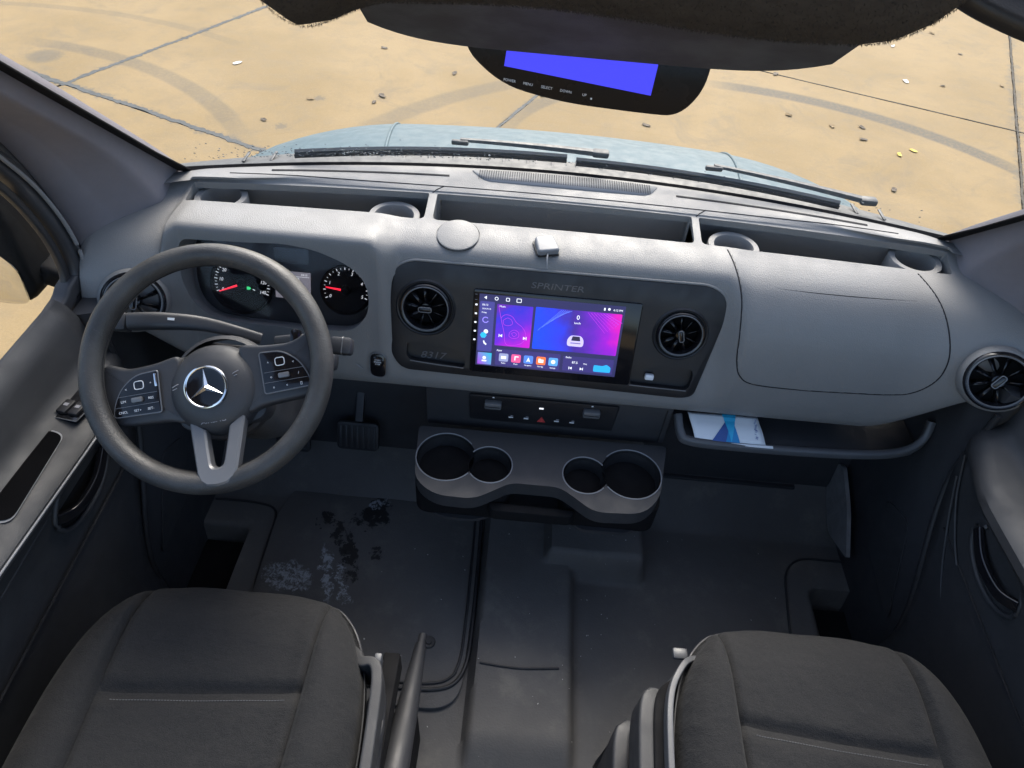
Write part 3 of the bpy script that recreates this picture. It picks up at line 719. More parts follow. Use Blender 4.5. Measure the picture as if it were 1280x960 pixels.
# ================================================================== FASCIA with the head unit
fas = thing('head_unit_fascia', 'black centre fascia with a lit colour touchscreen between two round vents', 'head unit', mtx=FAS)
FO = roundpoly([(-.295, -.113), (.275, -.123), (.298, -.115), (.326, .060), (.318, .100), (.285, .118), (-.285, .115), (-.318, .090), (-.322, .040), (-.318, -.080)], [.03, .02, .03, .03, .03, .03, .03, .03, .03, .02], 5)
body = prism('fascia_plate', FO, -.015, .0045, M['panel'], fas, .003)
cuts = [prism('cutter', roundpoly([(-.284, -.052), (-.235, -.046), (-.180, -.062), (-.168, -.075), (-.168, -.097), (-.278, -.090), (-.286, -.080)], .006, 4), -.010, .02, None, fas),
        prism('cutter', roundpoly([(.170, -.058), (.282, -.056), (.288, -.068), (.285, -.096), (.278, -.103), (.166, -.101), (.164, -.075)], .006, 4), -.010, .02, None, fas)]
cuts += [prism('cutter', circ(.047 * .93, 44, -.249, .024), -.03, .03, None, fas), prism('cutter', circ(.044 * .93, 44, .2455, .017), -.03, .03, None, fas)]
cut(body, cuts)
sweep('pocket_edge', [(-.278, -.0915, .0045), (-.22, -.096, .0048), (-.170, -.0985, .0045)], circ(.0012, 6), M['satin'], fas); sweep('pocket_edge', [(.166, -.1025, .0045), (.22, -.1035, .0048), (.280, -.1045, .0045)], circ(.0012, 6), M['satin'], fas)
sweep('top_lip', [(p[0], p[1] + .0015, .001) for p in FO if p[1] > .085][::-1], circ(.0028, 8), M['dash'], fas)
text('embossed_lettering', '8317', .021, M['emboss'], fas, (-.235, -.083, -.0095), .0006, 1.2, .25)
kk = box('small_key', (.203, -.083, -.002), (.018, .012, .012), M['white'], fas, .003)
vane_vent(fas, Matrix.Translation((-.249, .024, .006)), .047, 0); vane_vent(fas, Matrix.Translation((.2455, .017, .006)), .044, rad(105))
for cx, cy, r in ((-.249, .024, .047), (.2455, .017, .044)): lathe('vent_surround', [(r * 1.08, .003), (r * 1.12, .007), (r * 1.17, .008), (r * 1.24, .0045)], M['panel'], fas, 48, cx, cy)
text('embossed_lettering', 'SPRINTER', .0165, M['emboss'], fas, (-.001, .0885, .0046), .0005, 1.42, .12)
scr = prism('screen', rrect(.322, .174, .006, .003, -.0145), .003, .0085, M['gloss'], fas, .0012)
KE = .50
navy = emis('screen navy', (.020, .022, .10), KE); navy2 = emis('screen tile navy', (.035, .030, .17), KE); scw = emis('screen white', (.85, .9, 1.), KE * 1.0)
Z0 = .0087
def tile(name, pts, z, m, par=None):
    return prism(name, pts, z, z + .00018, m, par or scr)
def quad(x0, y0, x1, y1, r=.002): return rrect(x1 - x0, y1 - y0, r, (x0 + x1) / 2, (y0 + y1) / 2, 3)
tile('display', quad(-.1465, -.0855, .1325, .0645, .001), Z0, navy)
tile('side_column', quad(-.1445, -.0545, -.1165, .050, .003), Z0 + .0002, emis('screen column', (.05, .05, .26), KE))
tile('side_tile', quad(-.1430, -.083, -.1155, -.0575, .001), Z0 + .0002, emis_grad('screen tile purple teal', [(0, (.30, .05, .65)), (1, (.0, .45, .65))], KE, .6, .035, -.129, -.07))
tile('music_tile', quad(-.1115, -.0395, -.0425, .047), Z0 + .0002, emis_grad('screen music tile', [(0, (.50, .0, .60)), (.4, (.12, .01, .62)), (.75, (.03, .02, .60)), (1, (.10, .01, .40))], KE, 2.2, .10, -.077, .004, .5))
tile('map_tile', quad(-.0375, -.0395, .128, .048), Z0 + .0002, emis_grad('screen map tile', [(0, (.0, .06, .95)), (.30, (.015, .04, .80)), (.50, (.04, .015, .30)), (.68, (.12, .01, .50)), (.86, (.30, .0, .60)), (1, (.75, .0, .45))], KE, .25, .175, .045, .004, .3))
tile('app_tile', quad(-.108, -.082, .0205, -.0468), Z0 + .0002, navy2); tile('radio_tile', quad(.0265, -.081, .1265, -.0488), Z0 + .0002, navy2)
pk = emis('screen pink line', (.45, .04, .65), KE); bl = emis('screen blue line', (.12, .22, 1.), KE)
def line(pts, wd, m, name='screen_line', z=Z0 + .0004):
    v = []
    for i in range(len(pts)):
        a, b = Vector(pts[max(0, i - 1)]), Vector(pts[min(len(pts) - 1, i + 1)]); d = (b - a).normalized(); n_ = Vector((-d.y, d.x)) * wd / 2; p = Vector(pts[i])
        v += [(*(p + n_), z), (*(p - n_), z)]
    return mesh(name, v, [(2 * i, 2 * i + 1, 2 * i + 3, 2 * i + 2) for i in range(len(pts) - 1)], m, scr, False)
for k in range(6): line([(-.030 + .008 * k, .0 + .007 * k), (.012 + .004 * k, .046)][::1], .0007, bl)
for k in range(7): line([(.062 + .006 * k, .046), (.100 + .005 * k, .006 + .004 * k)], .0006 + .0006 * (k > 4), pk)
for k in range(6): line([(.098 + .004 * k, .040 - .004 * k), (.108 + .003 * k, .044 - .003 * k)], .0006, pk)
for q in ([(-.1085, .043), (-.103, .02), (-.095, -.01), (-.090, -.034), (-.078, -.037), (-.058, -.030), (-.052, -.012), (-.060, .003), (-.072, .012), (-.082, .024), (-.095, .026), (-.103, .018)],
          [(-.098, .014), (-.090, .020), (-.082, .016), (-.080, .008), (-.088, .004), (-.096, .006), (-.098, .014)], [(-.084, -.010), (-.076, -.004), (-.067, -.008), (-.066, -.018), (-.076, -.022), (-.084, -.018), (-.084, -.010)],
          [(-.080, -.012), (-.075, -.009), (-.070, -.013), (-.075, -.018), (-.080, -.012)]):
    line([(p.x, p.y) for p in spline([(a, b, 0) for a, b in q], 5)], .0008, pk)
text('screen_lettering', '0', .0125, scw, scr, (.045, .0335, Z0 + .0003)); text('screen_lettering', 'km/h', .0062, scw, scr, (.045, .0220, Z0 + .0003))
cr_ = tile('car_picture', roundpoly([(.030, -.027), (.061, -.027), (.062, -.014), (.056, -.004), (.035, -.004), (.029, -.014)], .005, 3), Z0 + .0003, emis('screen car', (.55, .50, .95), KE))
tile('car_window', roundpoly([(.037, -.015), (.055, -.015), (.053, -.0055), (.039, -.0055)], .001, 2), Z0 + .0006, emis('screen dark', (.02, .02, .06), KE))
tile('car_window', roundpoly([(.036, -.021), (.056, -.021), (.056, -.019), (.036, -.019)], .0005, 2), Z0 + .0006, emis('screen mid', (.15, .12, .35), KE))
for (x, y, b_, s_) in ((-.1012, .0425, 'Music', .005), (-.1010, -.0497, 'Apps', .005), (.0365, -.0515, 'Radio', .005), (-.1345, .0430, '06:12', .0052), (-.1315, .0350, '2024-04-18', .0036), (-.1355, .0272, 'Friday', .0040),
                       (.1185, .0552, '4:12 PM', .0056), (.0500, -.0618, '87.5', .0068), (.0705, -.0630, 'MHz', .0038), (-.0914, -.0768, 'Radio', .0038), (-.0668, -.0768, 'Music', .0038), (-.0421, -.0772, 'Navigation', .0034), (-.0171, -.0776, 'File Mgr', .0036), (.0073, -.0780, 'Settings', .0036)):
    text('screen_lettering', b_, s_, scw, scr, (x, y, Z0 + .0005))
for x, col, kind in ((-.0914, (.28, .32, .55), 0), (-.0668, (.85, .10, .30), 1), (-.0421, (.08, .22, .75), 2), (-.0171, (.90, .18, .06), 3), (.0073, (.10, .35, .85), 4)):
    tile('app_icon', rrect(.0185, .0175, .003, x, -.0645, 3), Z0 + .0004, emis('icon %d' % kind, col, KE))
    g = [[(-.005, -.003), (.005, -.003), (.005, .003), (-.005, .003)], [(-.003, -.004), (-.001, -.004), (-.001, .003), (.005, .003), (.005, .005), (-.003, .005)], [(-.004, -.005), (0, -.003), (.004, -.005), (0, .005)], [(-.005, -.004), (.005, -.004), (.005, .003), (0, .003), (-.001, .0045), (-.005, .0045)], circ(.0045, 8)][kind]
    tile('icon_glyph', [(x + a, -.0645 + b) for a, b in g], Z0 + .0007, scw)
tile('radio_picture', roundpoly([(.088, -.0775), (.122, -.0775), (.122, -.066), (.113, -.060), (.106, -.064), (.088, -.063)], .003, 3), Z0 + .0004, emis('screen cyan', (.02, .38, .80), KE))
def play(x, y, s, fl=1):
    tile('skip_glyph', [(x - fl * s, y + s), (x + fl * s * .6, y), (x - fl * s, y - s)], Z0 + .0005, scw); tile('skip_glyph', [(x + fl * s * .7, y + s), (x + fl * s * 1.1, y + s), (x + fl * s * 1.1, y - s), (x + fl * s * .7, y - s)], Z0 + .0005, scw)
play(-.1010, -.018, .0032, -1); play(-.0535, -.0195, .0032); play(.0423, -.0743, .0030, -1); play(.0644, -.0743, .0030)
tile('back_glyph', [(-.1375, .0578), (-.1325, .0612), (-.1325, .0544)], Z0 + .0005, scw)
for k, (x, s_) in enumerate(((-.1137, .003), (-.0921, .003), (-.0708, .0035))):
    pts = circ(s_, 14, x, .0572) if k == 0 else rrect(s_ * (2 if k == 1 else 2.4), s_ * 2, .0008, x, .0571, 2)
    line(pts + [pts[0]], .0012, scw, 'home_glyph')
tile('status_glyph', rrect(.003, .0055, .0008, .093, .0557, 2), Z0 + .0005, scw); tile('status_glyph', circ(.0026, 8, .1016, .0563), Z0 + .0005, scw)
line(circ(.0055, 18, -.132, .0121)[2:] , .0018, emis('screen ring', (.30, .25, .95), KE), 'ring_glyph'); tile('dock_icon', circ(.0065, 6, -.1345, -.0200), Z0 + .0005, emis('dock blue', (.02, .45, .85), KE)); tile('dock_icon', circ(.0045, 8, -.1300, -.0120), Z0 + .0004, scw)
tile('phone_glyph', [(-.1345, -.0320), (-.1320, -.0315), (-.1310, -.0350), (-.1270, -.0385), (-.1285, -.0410), (-.1330, -.0375)], Z0 + .0005, scw); tile('person_glyph', circ(.0035, 10, -.1297, -.0685), Z0 + .0005, scw); tile('person_glyph', quad(-.1345, -.0765, -.125, -.0735, .001), Z0 + .0005, scw)
for k, y in enumerate((.0418, .0236, .0055, -.0129, -.0311)): tile('touch_key', rrect(.0042, .0034, .001, -.1515, y, 2), Z0, scw)
for y in (.0625, .0519): tile('touch_key', quad(-.1548, y - .0004, -.1505, y + .0004, .0002), Z0, M['grey_print'])

# ================================================================== INSTRUMENT CLUSTER
clu = thing('instrument_cluster', 'instrument cluster with red needles behind the steering wheel', 'instruments', mtx=CLU)
prism('face_plate', [(x * .992, y * .99) for x, y in OPEN], -.004, .0012, M['panel'], clu)
nd = emis('needle red', (1., .02, .05), .5); wh = emis('dial white', (.75, .78, .82), .35)
lcd = emis('cluster display', (.20, .19, .22), .35); grn = emis('green lamp', (.05, .9, .25), .35)
def dial(cx, cy, r, nums, a0, a1, needle, minor):
    d = lathe('dial', [(0, .002), (r * .97, .002), (r, .006), (r * 1.03, .010), (r * 1.06, .009), (r * 1.08, .0012)], M['black'], clu, 56, cx, cy)
    for k in range(minor + 1):
        a = rad(a0 + (a1 - a0) * k / minor); big = k % 2 == 0
        line_o = box('tick', (cx + r * .90 * math.cos(a), cy + r * .90 * math.sin(a), .0026), (r * (.10 if big else .06), .0014 if big else .0008, .0004), wh, d, 0, Matrix.Rotation(a, 3, 'Z'))
    for k, s in enumerate(nums):
        a = rad(a0 + (a1 - a0) * k / (len(nums) - 1)); text('numeral', s, .0095, wh, d, (cx + r * .73 * math.cos(a), cy + r * .73 * math.sin(a), .0026), .0002, .9, .2)
    a = rad(needle); nn = prism('needle', [(-.002, -.0022), (r * .82, -.0009), (r * .82, .0009), (-.002, .0022)], .007, .009, nd, d); nn.matrix_local = Matrix.Translation((cx, cy, 0)) @ Matrix.Rotation(a, 4, 'Z')
    lathe('needle_cap', [(0, .011), (.008, .010), (.010, .006), (.010, .002)], M['black'], d, 24, cx, cy)
dial(.076, -.012, .047, ['0', '1', '2', '3', '4', '5'], 205, -20, 174, 20)
dial(-.130, -.018, .058, ['0', '10', '20', '40', '60', '80', '100', '120', '140'], 200, -20, 202, 32)
dp = prism('trip_display', rrect(.070, .054, .001, -.029, -.012), .0012, .0024, lcd, clu)
text('display_lettering', '20.2', .0055, wh, dp, (-.055, .0100, .0026)); text('display_lettering', '04:13', .0055, wh, dp, (-.006, .0100, .0026))
text('display_lettering', '1572.9', .0090, wh, dp, (-.028, .0005, .0026)); text('display_lettering', 'miles', .0062, wh, dp, (-.027, -.0082, .0026)); text('display_lettering', '77377', .0090, wh, dp, (-.027, -.0175, .0026))
for y in (.0058, -.0245): box('display_rule', (-.029, y, .0026), (.066, .0007, .0003), wh, dp, 0)
text('display_lettering', 'P', .008, wh, dp, (-.016, -.031, .0026)); box('display_rule', (-.004, -.034, .0026), (.010, .005, .0003), M['grey_print'], dp, 0)
prism('warning_window', rrect(.068, .030, .002, -.031, .046), .0012, .0020, M['gloss'], clu)
tile_ = prism('lamp_symbol', roundpoly([(-.121, -.029), (-.116, -.029), (-.113, -.0265), (-.113, -.0255), (-.116, -.023), (-.121, -.023)], .001, 2), .0030, .0034, grn, clu)
box('lamp_symbol', (-.107, -.0285, .0032), (.005, .0016, .0004), wh, clu, 0, Matrix.Rotation(rad(-25), 3, 'Z'))
thick(prism('lens', [(x * .98, y * .98) for x, y in OPEN], .020, .0212, M['lens'], clu), .0001)

# ================================================================== STEERING COLUMN AND STALKS
WAX = Vector((0, -math.cos(rad(50)), math.sin(rad(50))))           # wheel axis, towards the driver
WF = frame((-.533, .710, .753), (1, 0, 0), (0, math.sin(rad(50)), math.cos(rad(50))))
colm = thing('steering_column', 'dark grey steering column shroud with indicator and wiper stalks', 'column', mtx=WF)
secs = []
for z, wx, h0, h1 in ((-.058, .055, -.075, .045), (-.085, .080, -.085, .055), (-.13, .088, -.095, .062), (-.20, .085, -.09, .066), (-.30, .08, -.08, .07)):
    secs.append([(x, y, z) for x, y in rrect(2 * wx, h1 - h0, .04, .0, (h0 + h1) / 2 - .01, 6)])
loft('shroud', secs, M['door'], colm)
lathe('collar', [(.078, -.062), (.084, -.066), (.086, -.078), (.080, -.09)], M['dark'], colm, 40, 0, -.025)
WI = WF.inverted()
def wl_(p): return WI @ Vector(p)
st = sweep('stalk', [wl_(p) for p in spline([(-.510, .850, .690), (-.585, .830, .730), (-.65, .818, .740), (-.700, .812, .738)], 5)], rrect(.027, .032, .009), M['dark'], colm, scale=[.7 + .3 * min(1, k / 10) for k in range(16)])
box('stalk_tip', wl_((-.718, .810, .737)), (.034, .030, .030), M['dark'], st, .006); box('tip_mark', wl_((-.735, .806, .740)), (.004, .026, .026), M['satin'], st, .001)
box('stalk_print', wl_((-.640, .812, .752)), (.030, .004, .001), M['white'], st, 0)
st = sweep('stalk', [wl_(p) for p in spline([(-.47, .835, .700), (-.42, .822, .722), (-.375, .814, .726)], 5)], rrect(.020, .024, .007), M['dark'], colm)
box('stalk_tip', wl_((-.355, .812, .726)), (.036, .028, .026), M['dark'], st, .005); sweep('tip_mark', [wl_((-.352, .812, .726)) + Vector((0, y, z)) for y, z in rrect(.029, .027, .006)], circ(.0010, 5), M['satin'], st, True)
box('tilt_lever', wl_((-.425, .80, .745)), (.016, .03, .018), M['gloss'], colm, .005); box('key_barrel', wl_((-.40, .86, .64)), (.03, .03, .03), M['dark'], colm, .006)

# ================================================================== STEERING WHEEL
wheel = thing('steering_wheel', 'worn black steering wheel with silver three-pointed star emblem and button pods', 'steering wheel', mtx=WF @ Matrix.Rotation(rad(15), 4, 'Z'))
R0, r0 = .1745, .0168
v, f = [], []; na, nb = 96, 18
for i in range(na):
    a = 2 * math.pi * i / na
    bulge = 1 + .06 * (math.exp(-((math.degrees(a) - 40) / 16) ** 2) + math.exp(-((math.degrees(a) - 140) / 16) ** 2))
    for k in range(nb):
        b = 2 * math.pi * k / nb; rr = R0 + r0 * bulge * math.cos(b); v.append((rr * math.cos(a), rr * math.sin(a), r0 * 1.12 * bulge * math.sin(b)))
for i in range(na):
    for k in range(nb): f.append((i * nb + k, i * nb + (k + 1) % nb, ((i + 1) % na) * nb + (k + 1) % nb, ((i + 1) % na) * nb + k))
rim = mesh('rim', v, f, M['rim'], wheel)
lathe('rim_seam', [(R0 - r0 - .0006, -.001), (R0 - r0 - .0012, 0), (R0 - r0 - .0006, .001)], M['seam'], rim, 90)
for s in (-1, 1):
    pts = [(s * x, y) for x, y in ((.045, .030), (.085, .022), (.125, .020), (.158, .034), (.170, .020), (.168, -.045), (.152, -.066), (.105, -.068), (.070, -.070), (.045, -.080))]
    if s < 0: pts = pts[::-1]
    prism('side_spoke', roundpoly(pts, .012, 4), -.040, -.012, M['dark'], wheel, .006, 3)
prism('hub_back', roundpoly([(-.075, .03), (.075, .03), (.07, -.09), (-.07, -.09)], .03, 6), -.075, -.035, M['dark'], wheel, .006)
lathe('airbag_cover', [(0, .006), (.02, .0055), (.04, .002), (.055, -.004), (.064, -.012), (.069, -.022), (.071, -.04)], M['dark'], wheel, 64, .0, -.032, 0, ang=50)
# silver bottom spoke with its slot
half = [((-.043, -.076), (-.018, -.093)), ((-.0375, -.112), (-.0145, -.118)), ((-.032, -.145), (-.0105, -.143)), ((-.0295, -.160), (-.009, -.148)), ((-.025, -.170), (-.006, -.151)), ((-.016, -.177), (-.003, -.152)), ((0, -.179), (0, -.1525))]
secs = []
for (ox, oy), (ix, iy) in half + [((-a, b), (-c, d)) for (a, b), (c, d) in half[-2::-1]]:
    zz = lambda y: -.010 + (-.08 - y) * .32
    q = lambda t: (ox + (ix - ox) * t, oy + (iy - oy) * t)
    secs.append([(*q(0), zz(oy) - .018), (*q(0), zz(oy) - .003), (*q(.12), zz(q(.12)[1])), (*q(.88), zz(q(.88)[1])), (*q(1), zz(iy) - .003), (*q(1), zz(iy) - .018)])
loft('bottom_spoke', secs, M['satin'], wheel, ang=30)
# emblem: ring and three-pointed star
em = lathe('emblem', [(.0280, .006), (.0292, .0080), (.0307, .0087), (.0322, .0080), (.0332, .006)], M['chrome'], wheel, 64, -.003, -.030)
em2 = lathe('emblem_disc', [(0, .0050), (.023, .0046), (.0285, .0060)], M['gloss'], em, 48, -.003, -.030, .0015)
star, sf = [(0, 0, .0115)], []
for k in range(6):
    a = rad(90 + 60 * k); rr = .0285 if k % 2 == 0 else .0048; star.append((rr * math.cos(a), rr * math.sin(a), .0072))
for k in range(6): sf.append((0, 1 + k, 1 + (k + 1) % 6))
so_ = mesh('star', star, sf, M['chrome'], em, False); so_.location = (-.003, -.030, 0)
text('embossed_lettering', 'AIRBAG', .0085, M['grey_print'], wheel, (-.002, -.0815, -.0035), .0004, 1.3, 0).rotation_euler = (rad(-28), 0, 0)
for x, rz in ((-.050, 0), (.042, 1)):
    sweep('horn_mark', [(x - .005, -.022 + .006 * rz, .0012), (x, -.020 + .006 * rz, .0020), (x + .005, -.018 + .006 * rz, .0012)], circ(.0006, 5), M['grey_print'], wheel)
    sweep('horn_mark', [(x - .005, -.026 + .006 * rz, .0008), (x + .002, -.024 + .006 * rz, .0014)], circ(.0006, 5), M['grey_print'], wheel)
for s in (-1, 1):
    pts = [(s * x, y) for x, y in ((.078, .010), (.112, .008), (.136, -.010), (.148, -.034), (.151, -.052), (.079, -.054))]
    if s > 0: pts = pts[::-1]
    ol = roundpoly(pts, [.004, .012, .012, .012, .006, .004][::-1] if s > 0 else [.004, .012, .012, .012, .006, .004], 4)
    pod = prism('button_pod', ol, -.014, -.0065, M['gloss'], wheel, .0015)
    sweep('pod_trim', [(x, y, -.0080) for x, y in ol], circ(.0013, 6), M['satin'], pod, True)
    z = -.0062
    sweep('touch_button', [(s * .108 + x, -.008 + y, z) for x, y in rrect(.014, .012, .004)], circ(.0007, 5), M['white'], pod, True)
    box('divider', (s * .112, -.022, z), (.060, .0007, .0006), M['satin'], pod, 0); box('divider', (s * .114, -.038, z), (.066, .0007, .0006), M['satin'], pod, 0)
    rk = box('rocker', (s * .112, -.030, z + .002), (.017, .008, .006), M['satin'], pod, .002)
    for (dx, dy, tx) in ((.090, -.008, '^'), (.128, -.012, '<'), (.092, -.030, 'RES' if s < 0 else 'o'), (.134, -.030, 'LIM' if s < 0 else '/'), (.094, -.046, 'SET-' if s < 0 else 'o'), (.114, -.046, 'SET+' if s < 0 else '<'), (.136, -.046, 'CNCL' if s < 0 else '[]')):
        text('lettering', tx, .0052, M['white'], pod, (s * dx, dy, z + .0002), .0001)
    if s < 0: box('pod_tab', (-.082, -.004, z), (.004, .020, .002), M['chrome'], pod, .001)
# ================================================================== CENTRE STACK: climate controls and cup holders
hv = thing('climate_controls', 'slim black climate control strip with two silver rockers and a red hazard triangle', 'controls', (0, .985, .42))
prism('housing', roundpoly([(-.250, -.07), (.275, -.07), (.275, .052), (-.250, .052)], .006, 3), -.06, .0, M['dark'], hv, .003, mtx=Matrix.Rotation(rad(90), 4, 'X'))
prism('control_plate', roundpoly([(-.155, -.035), (.155, -.035), (.16, .042), (-.158, .042)], .006, 3), .0, .006, M['panel'], hv, .002, mtx=Matrix.Rotation(rad(90), 4, 'X'))
for x in (-.106, .103):
    r_ = box('rocker', (x, -.011, .022), (.036, .016, .017), M['satin'], hv, .003)
    box('groove', (x, -.0193, .022), (.030, .001, .0012), M['black'], r_, 0)
    for dz in (.017, -.017): box('arrow_mark', (x, -.0066, .022 + dz), (.004, .001, .003), M['white'], hv, 0)
box('indicator', (-.003, -.0066, .018), (.009, .001, .0035), scw, hv, 0)
for k in range(5):
    x = -.066 + .033 * k
    if k == 2: mesh('hazard_triangle', [(x - .009, -.0075, -.024), (x + .009, -.0075, -.024), (x, -.0075, -.008), (x - .009, -.0055, -.024), (x + .009, -.0055, -.024), (x, -.0055, -.008)], [(0, 1, 2), (3, 4, 5), (0, 1, 4, 3), (1, 2, 5, 4), (2, 0, 3, 5)], M['red_print'], hv, False)
    else: box('button_mark', (x, -.0066, -.018), (.010, .001, .0028), M['white'], hv, 0); box('button_mark', (x + .002, -.0066, -.013), (.006, .001, .0018), M['grey_print'], hv, 0)
box('stack_seam', (.262, -.0005, -.01), (.002, .003, .10), M['seam'], hv, 0)
cc = thing('cup_holder_console', 'dark plastic console with four round cup holders below the climate controls', 'cup holder', (0, .87, .375))
CO = roundpoly([(-.262, .085), (-.250, -.055), (-.205, -.090), (-.125, -.092), (-.085, -.066), (-.055, -.045), (.045, -.045), (.075, -.066), (.115, -.098), (.212, -.092), (.250, -.050), (.276, .088)], [.01, .03, .03, .03, .02, .02, .02, .02, .03, .03, .03, .01], 5)
body = prism('console_top', CO, -.036, .0, M['door'], cc)
cups = []; CUPS = ((-.193, .008, .0615), (-.101, -.003, .046), (.098, -.008, .046), (.194, .006, .0625))
for x, y, r in CUPS:
    cups.append(prism('cutter', circ(r, 48, x, y), -.110, .05, None, cc))
for x0, x1 in ((-.150, -.130), (.130, .152)): cups.append(prism('cutter', [(x0 - .01, -.014), (x1 + .01, -.014), (x1 + .01, .016), (x0 - .01, .016)], -.095, .05, None, cc))
cut(body, cups)
for x, y, r in CUPS:
    lathe('cup_liner', [(r - .003, -.004), (r - .0045, -.06), (r - .007, -.100), (r * .5, -.104), (0, -.104)], M['rubber'], cc, 40, x, y)
    s = 1 if x > 0 else -1
    a0 = [k for k in range(48) if not ((abs(x) > .15 and math.cos(2 * math.pi * k / 48) * -s > .80) or (abs(x) < .15 and math.cos(2 * math.pi * k / 48) * s > .80))]
    i0 = next(i for i in range(len(a0)) if (a0[i] - a0[i - 1]) % 48 != 1); a0 = a0[i0:] + a0[:i0]
    sweep('cup_edge', [(x + (r + .001) * math.cos(2 * math.pi * k / 48), y + (r + .001) * math.sin(2 * math.pi * k / 48), .0) for k in a0], circ(.0014, 6), M['alum'], cc)
prism('lower_skirt', [(x * .965, max(y * .82 - .0, -.075) + .004) for x, y in CO], -.115, -.106, M['dark'], cc)
for x0, x1 in ((-.262, -.045), (.045, .268)): prism('cup_housing', roundpoly([(x0, .07), (x0 + .012, -.062), (x1 - .012, -.062), (x1, .07)], .03, 5), -.1075, -.0362, M['black'], cc)
prism('pull_handle', roundpoly([(-.10, -.062), (.085, -.066), (.075, -.085), (-.09, -.085)], .012, 4), -.075, -.045, M['black'], cc, .005)
kn = thing('crumpled_foil', 'shiny crumpled wrapper lying in the bottom of the leftmost cup holder', 'wrapper', (-.197, .852, .279))
bm = bmesh.new(); bmesh.ops.create_icosphere(bm, subdivisions=3, radius=.026)
for vv in bm.verts:
    k = 1 + random.uniform(-.28, .22); vv.co = Vector((vv.co.x * k * 1.1, vv.co.y * k, vv.co.z * k * .55))
frombm('foil', bm, mat('foil', (.45, .46, .48), .22, .9, var=.5, vscale=120), kn, False)

# ================================================================== SMALL THINGS ON THE DASHBOARD
ga = thing('gps_antenna', 'small square grey satellite antenna puck on the dashboard top', 'antenna', mtx=frame((-.030, 1.080, top_z(-.03, 1.08) + .0005), (1, .30, 0), (-.30, 1, .12)))
prism('puck', roundpoly([(-.021, -.022), (.021, -.022), (.018, .021), (-.018, .021)], .007, 4), 0, .014, M['alum'], ga, .004, 3)
prism('base', rrect(.044, .044, .007, 0, -.001), -.001, .003, M['rubber'], ga)
cb = [(-.003, -.023, .006), (-.006, -.032, .004), (-.008, -.040, -.001), (-.009, -.046, -.008)]
tube('cable', spline(cb, 5), .0018, M['alum'], ga, n=8)
dz = top_z(-.195, 1.09)
nd_ = Vector((0, top_z(-.195, 1.07) - top_z(-.195, 1.11), .04)).normalized()
dk = thing('adhesive_disc', 'flat grey round adhesive mounting disc on the dashboard top', 'disc', mtx=frame((-.197, 1.093, dz + .0005), (1, 0, 0), (0, nd_.z, -nd_.y)))
lathe('disc', [(0, .003), (.037, .003), (.0395, .002), (.040, -.001)], M['dash'], dk, 56)
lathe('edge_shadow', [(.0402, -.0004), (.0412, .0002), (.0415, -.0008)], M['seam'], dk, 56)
bk = thing('booklet', 'folded white booklet with a blue pattern lying on the passenger shelf', 'booklet', mtx=frame((.385, .967, .437), (1, .02, 0), (-.02, 1, .35)))
secs = []
for i in range(13):
    x = -.078 + .148 * i / 12; secs.append([(x + .014 * (1 - k / 8), -.030 + .062 * k / 8, .004 + .010 * math.sin(math.pi * k / 8) * .5 + .003 * (k > 6)) for k in range(9)])
thick(loft('cover', secs, M['paper'], bk, False, False), .002)
box('spine_edge', (.018, -.034, .004), (.162, .006, .004), M['paper'], bk, .001)
def bkz(k): return .004 + .010 * math.sin(math.pi * k / 8) * .5 + .003 * (k > 6)
def ink(name, x0a, x0b, x1a, x1b, m, z=.0008):
    v = []
    for k in range(9):
        t = k / 8; v += [(x0a + (x1a - x0a) * t, -.0305 + .062 * t, bkz(k) + z), (x0b + (x1b - x0b) * t, -.0305 + .062 * t, bkz(k) + z)]
    mesh(name, v, [(2 * k, 2 * k + 1, 2 * k + 3, 2 * k + 2) for k in range(8)], m, bk, False)
ink('printed_shape', -.030, .030, .014, .012, M['blue_ink']); ink('printed_shape', -.030, .0, .012, .013, M['navy_ink'], .0012); ink('printed_shape', .012, .012, -.006, .024, mat('cyan ink', (.03, .42, .70), .5, var=.2, vscale=70), .0014)
for k in range(4): text('lettering', ('user', 'guide', '1 18', '38')[k], .007, M['navy_ink'], bk, (.062 + .001 * k, .018 - .012 * k, .0125 - .001 * k), .0001, rz=rad(70))

# ================================================================== PEDALS AND FOOTWELL SIDES
pd = thing('accelerator_pedal', 'black ribbed accelerator pedal deep in the driver footwell', 'pedal', mtx=frame((-.44, 1.075, .175), (1, 0, 0), (0, .45, .9)))
prism('pad', rrect(.105, .075, .014), 0, .010, M['rubber'], pd, .004)
for k in range(7): box('rib', (-.042 + .014 * k, 0, .0112), (.006, .060, .005), M['dark'], pd, .002)
sweep('arm', [(0, .02, 0), (0, .10, -.02), (0, .2, -.02)], rrect(.02, .012, .003), M['dark'], pd)
pd = thing('brake_pedal', 'black rubber brake pedal behind the steering wheel', 'pedal', mtx=frame((-.60, 1.06, .16), (1, 0, 0), (0, .45, .9)))
prism('pad', rrect(.085, .065, .010), 0, .010, M['rubber'], pd, .004)
for k in range(4): box('rib', (0, -.022 + .015 * k, .0112), (.07, .005, .005), M['dark'], pd, .002)
sweep('arm', [(0, .02, 0), (0, .10, -.02), (0, .2, -.02)], rrect(.02, .012, .003), M['dark'], pd)
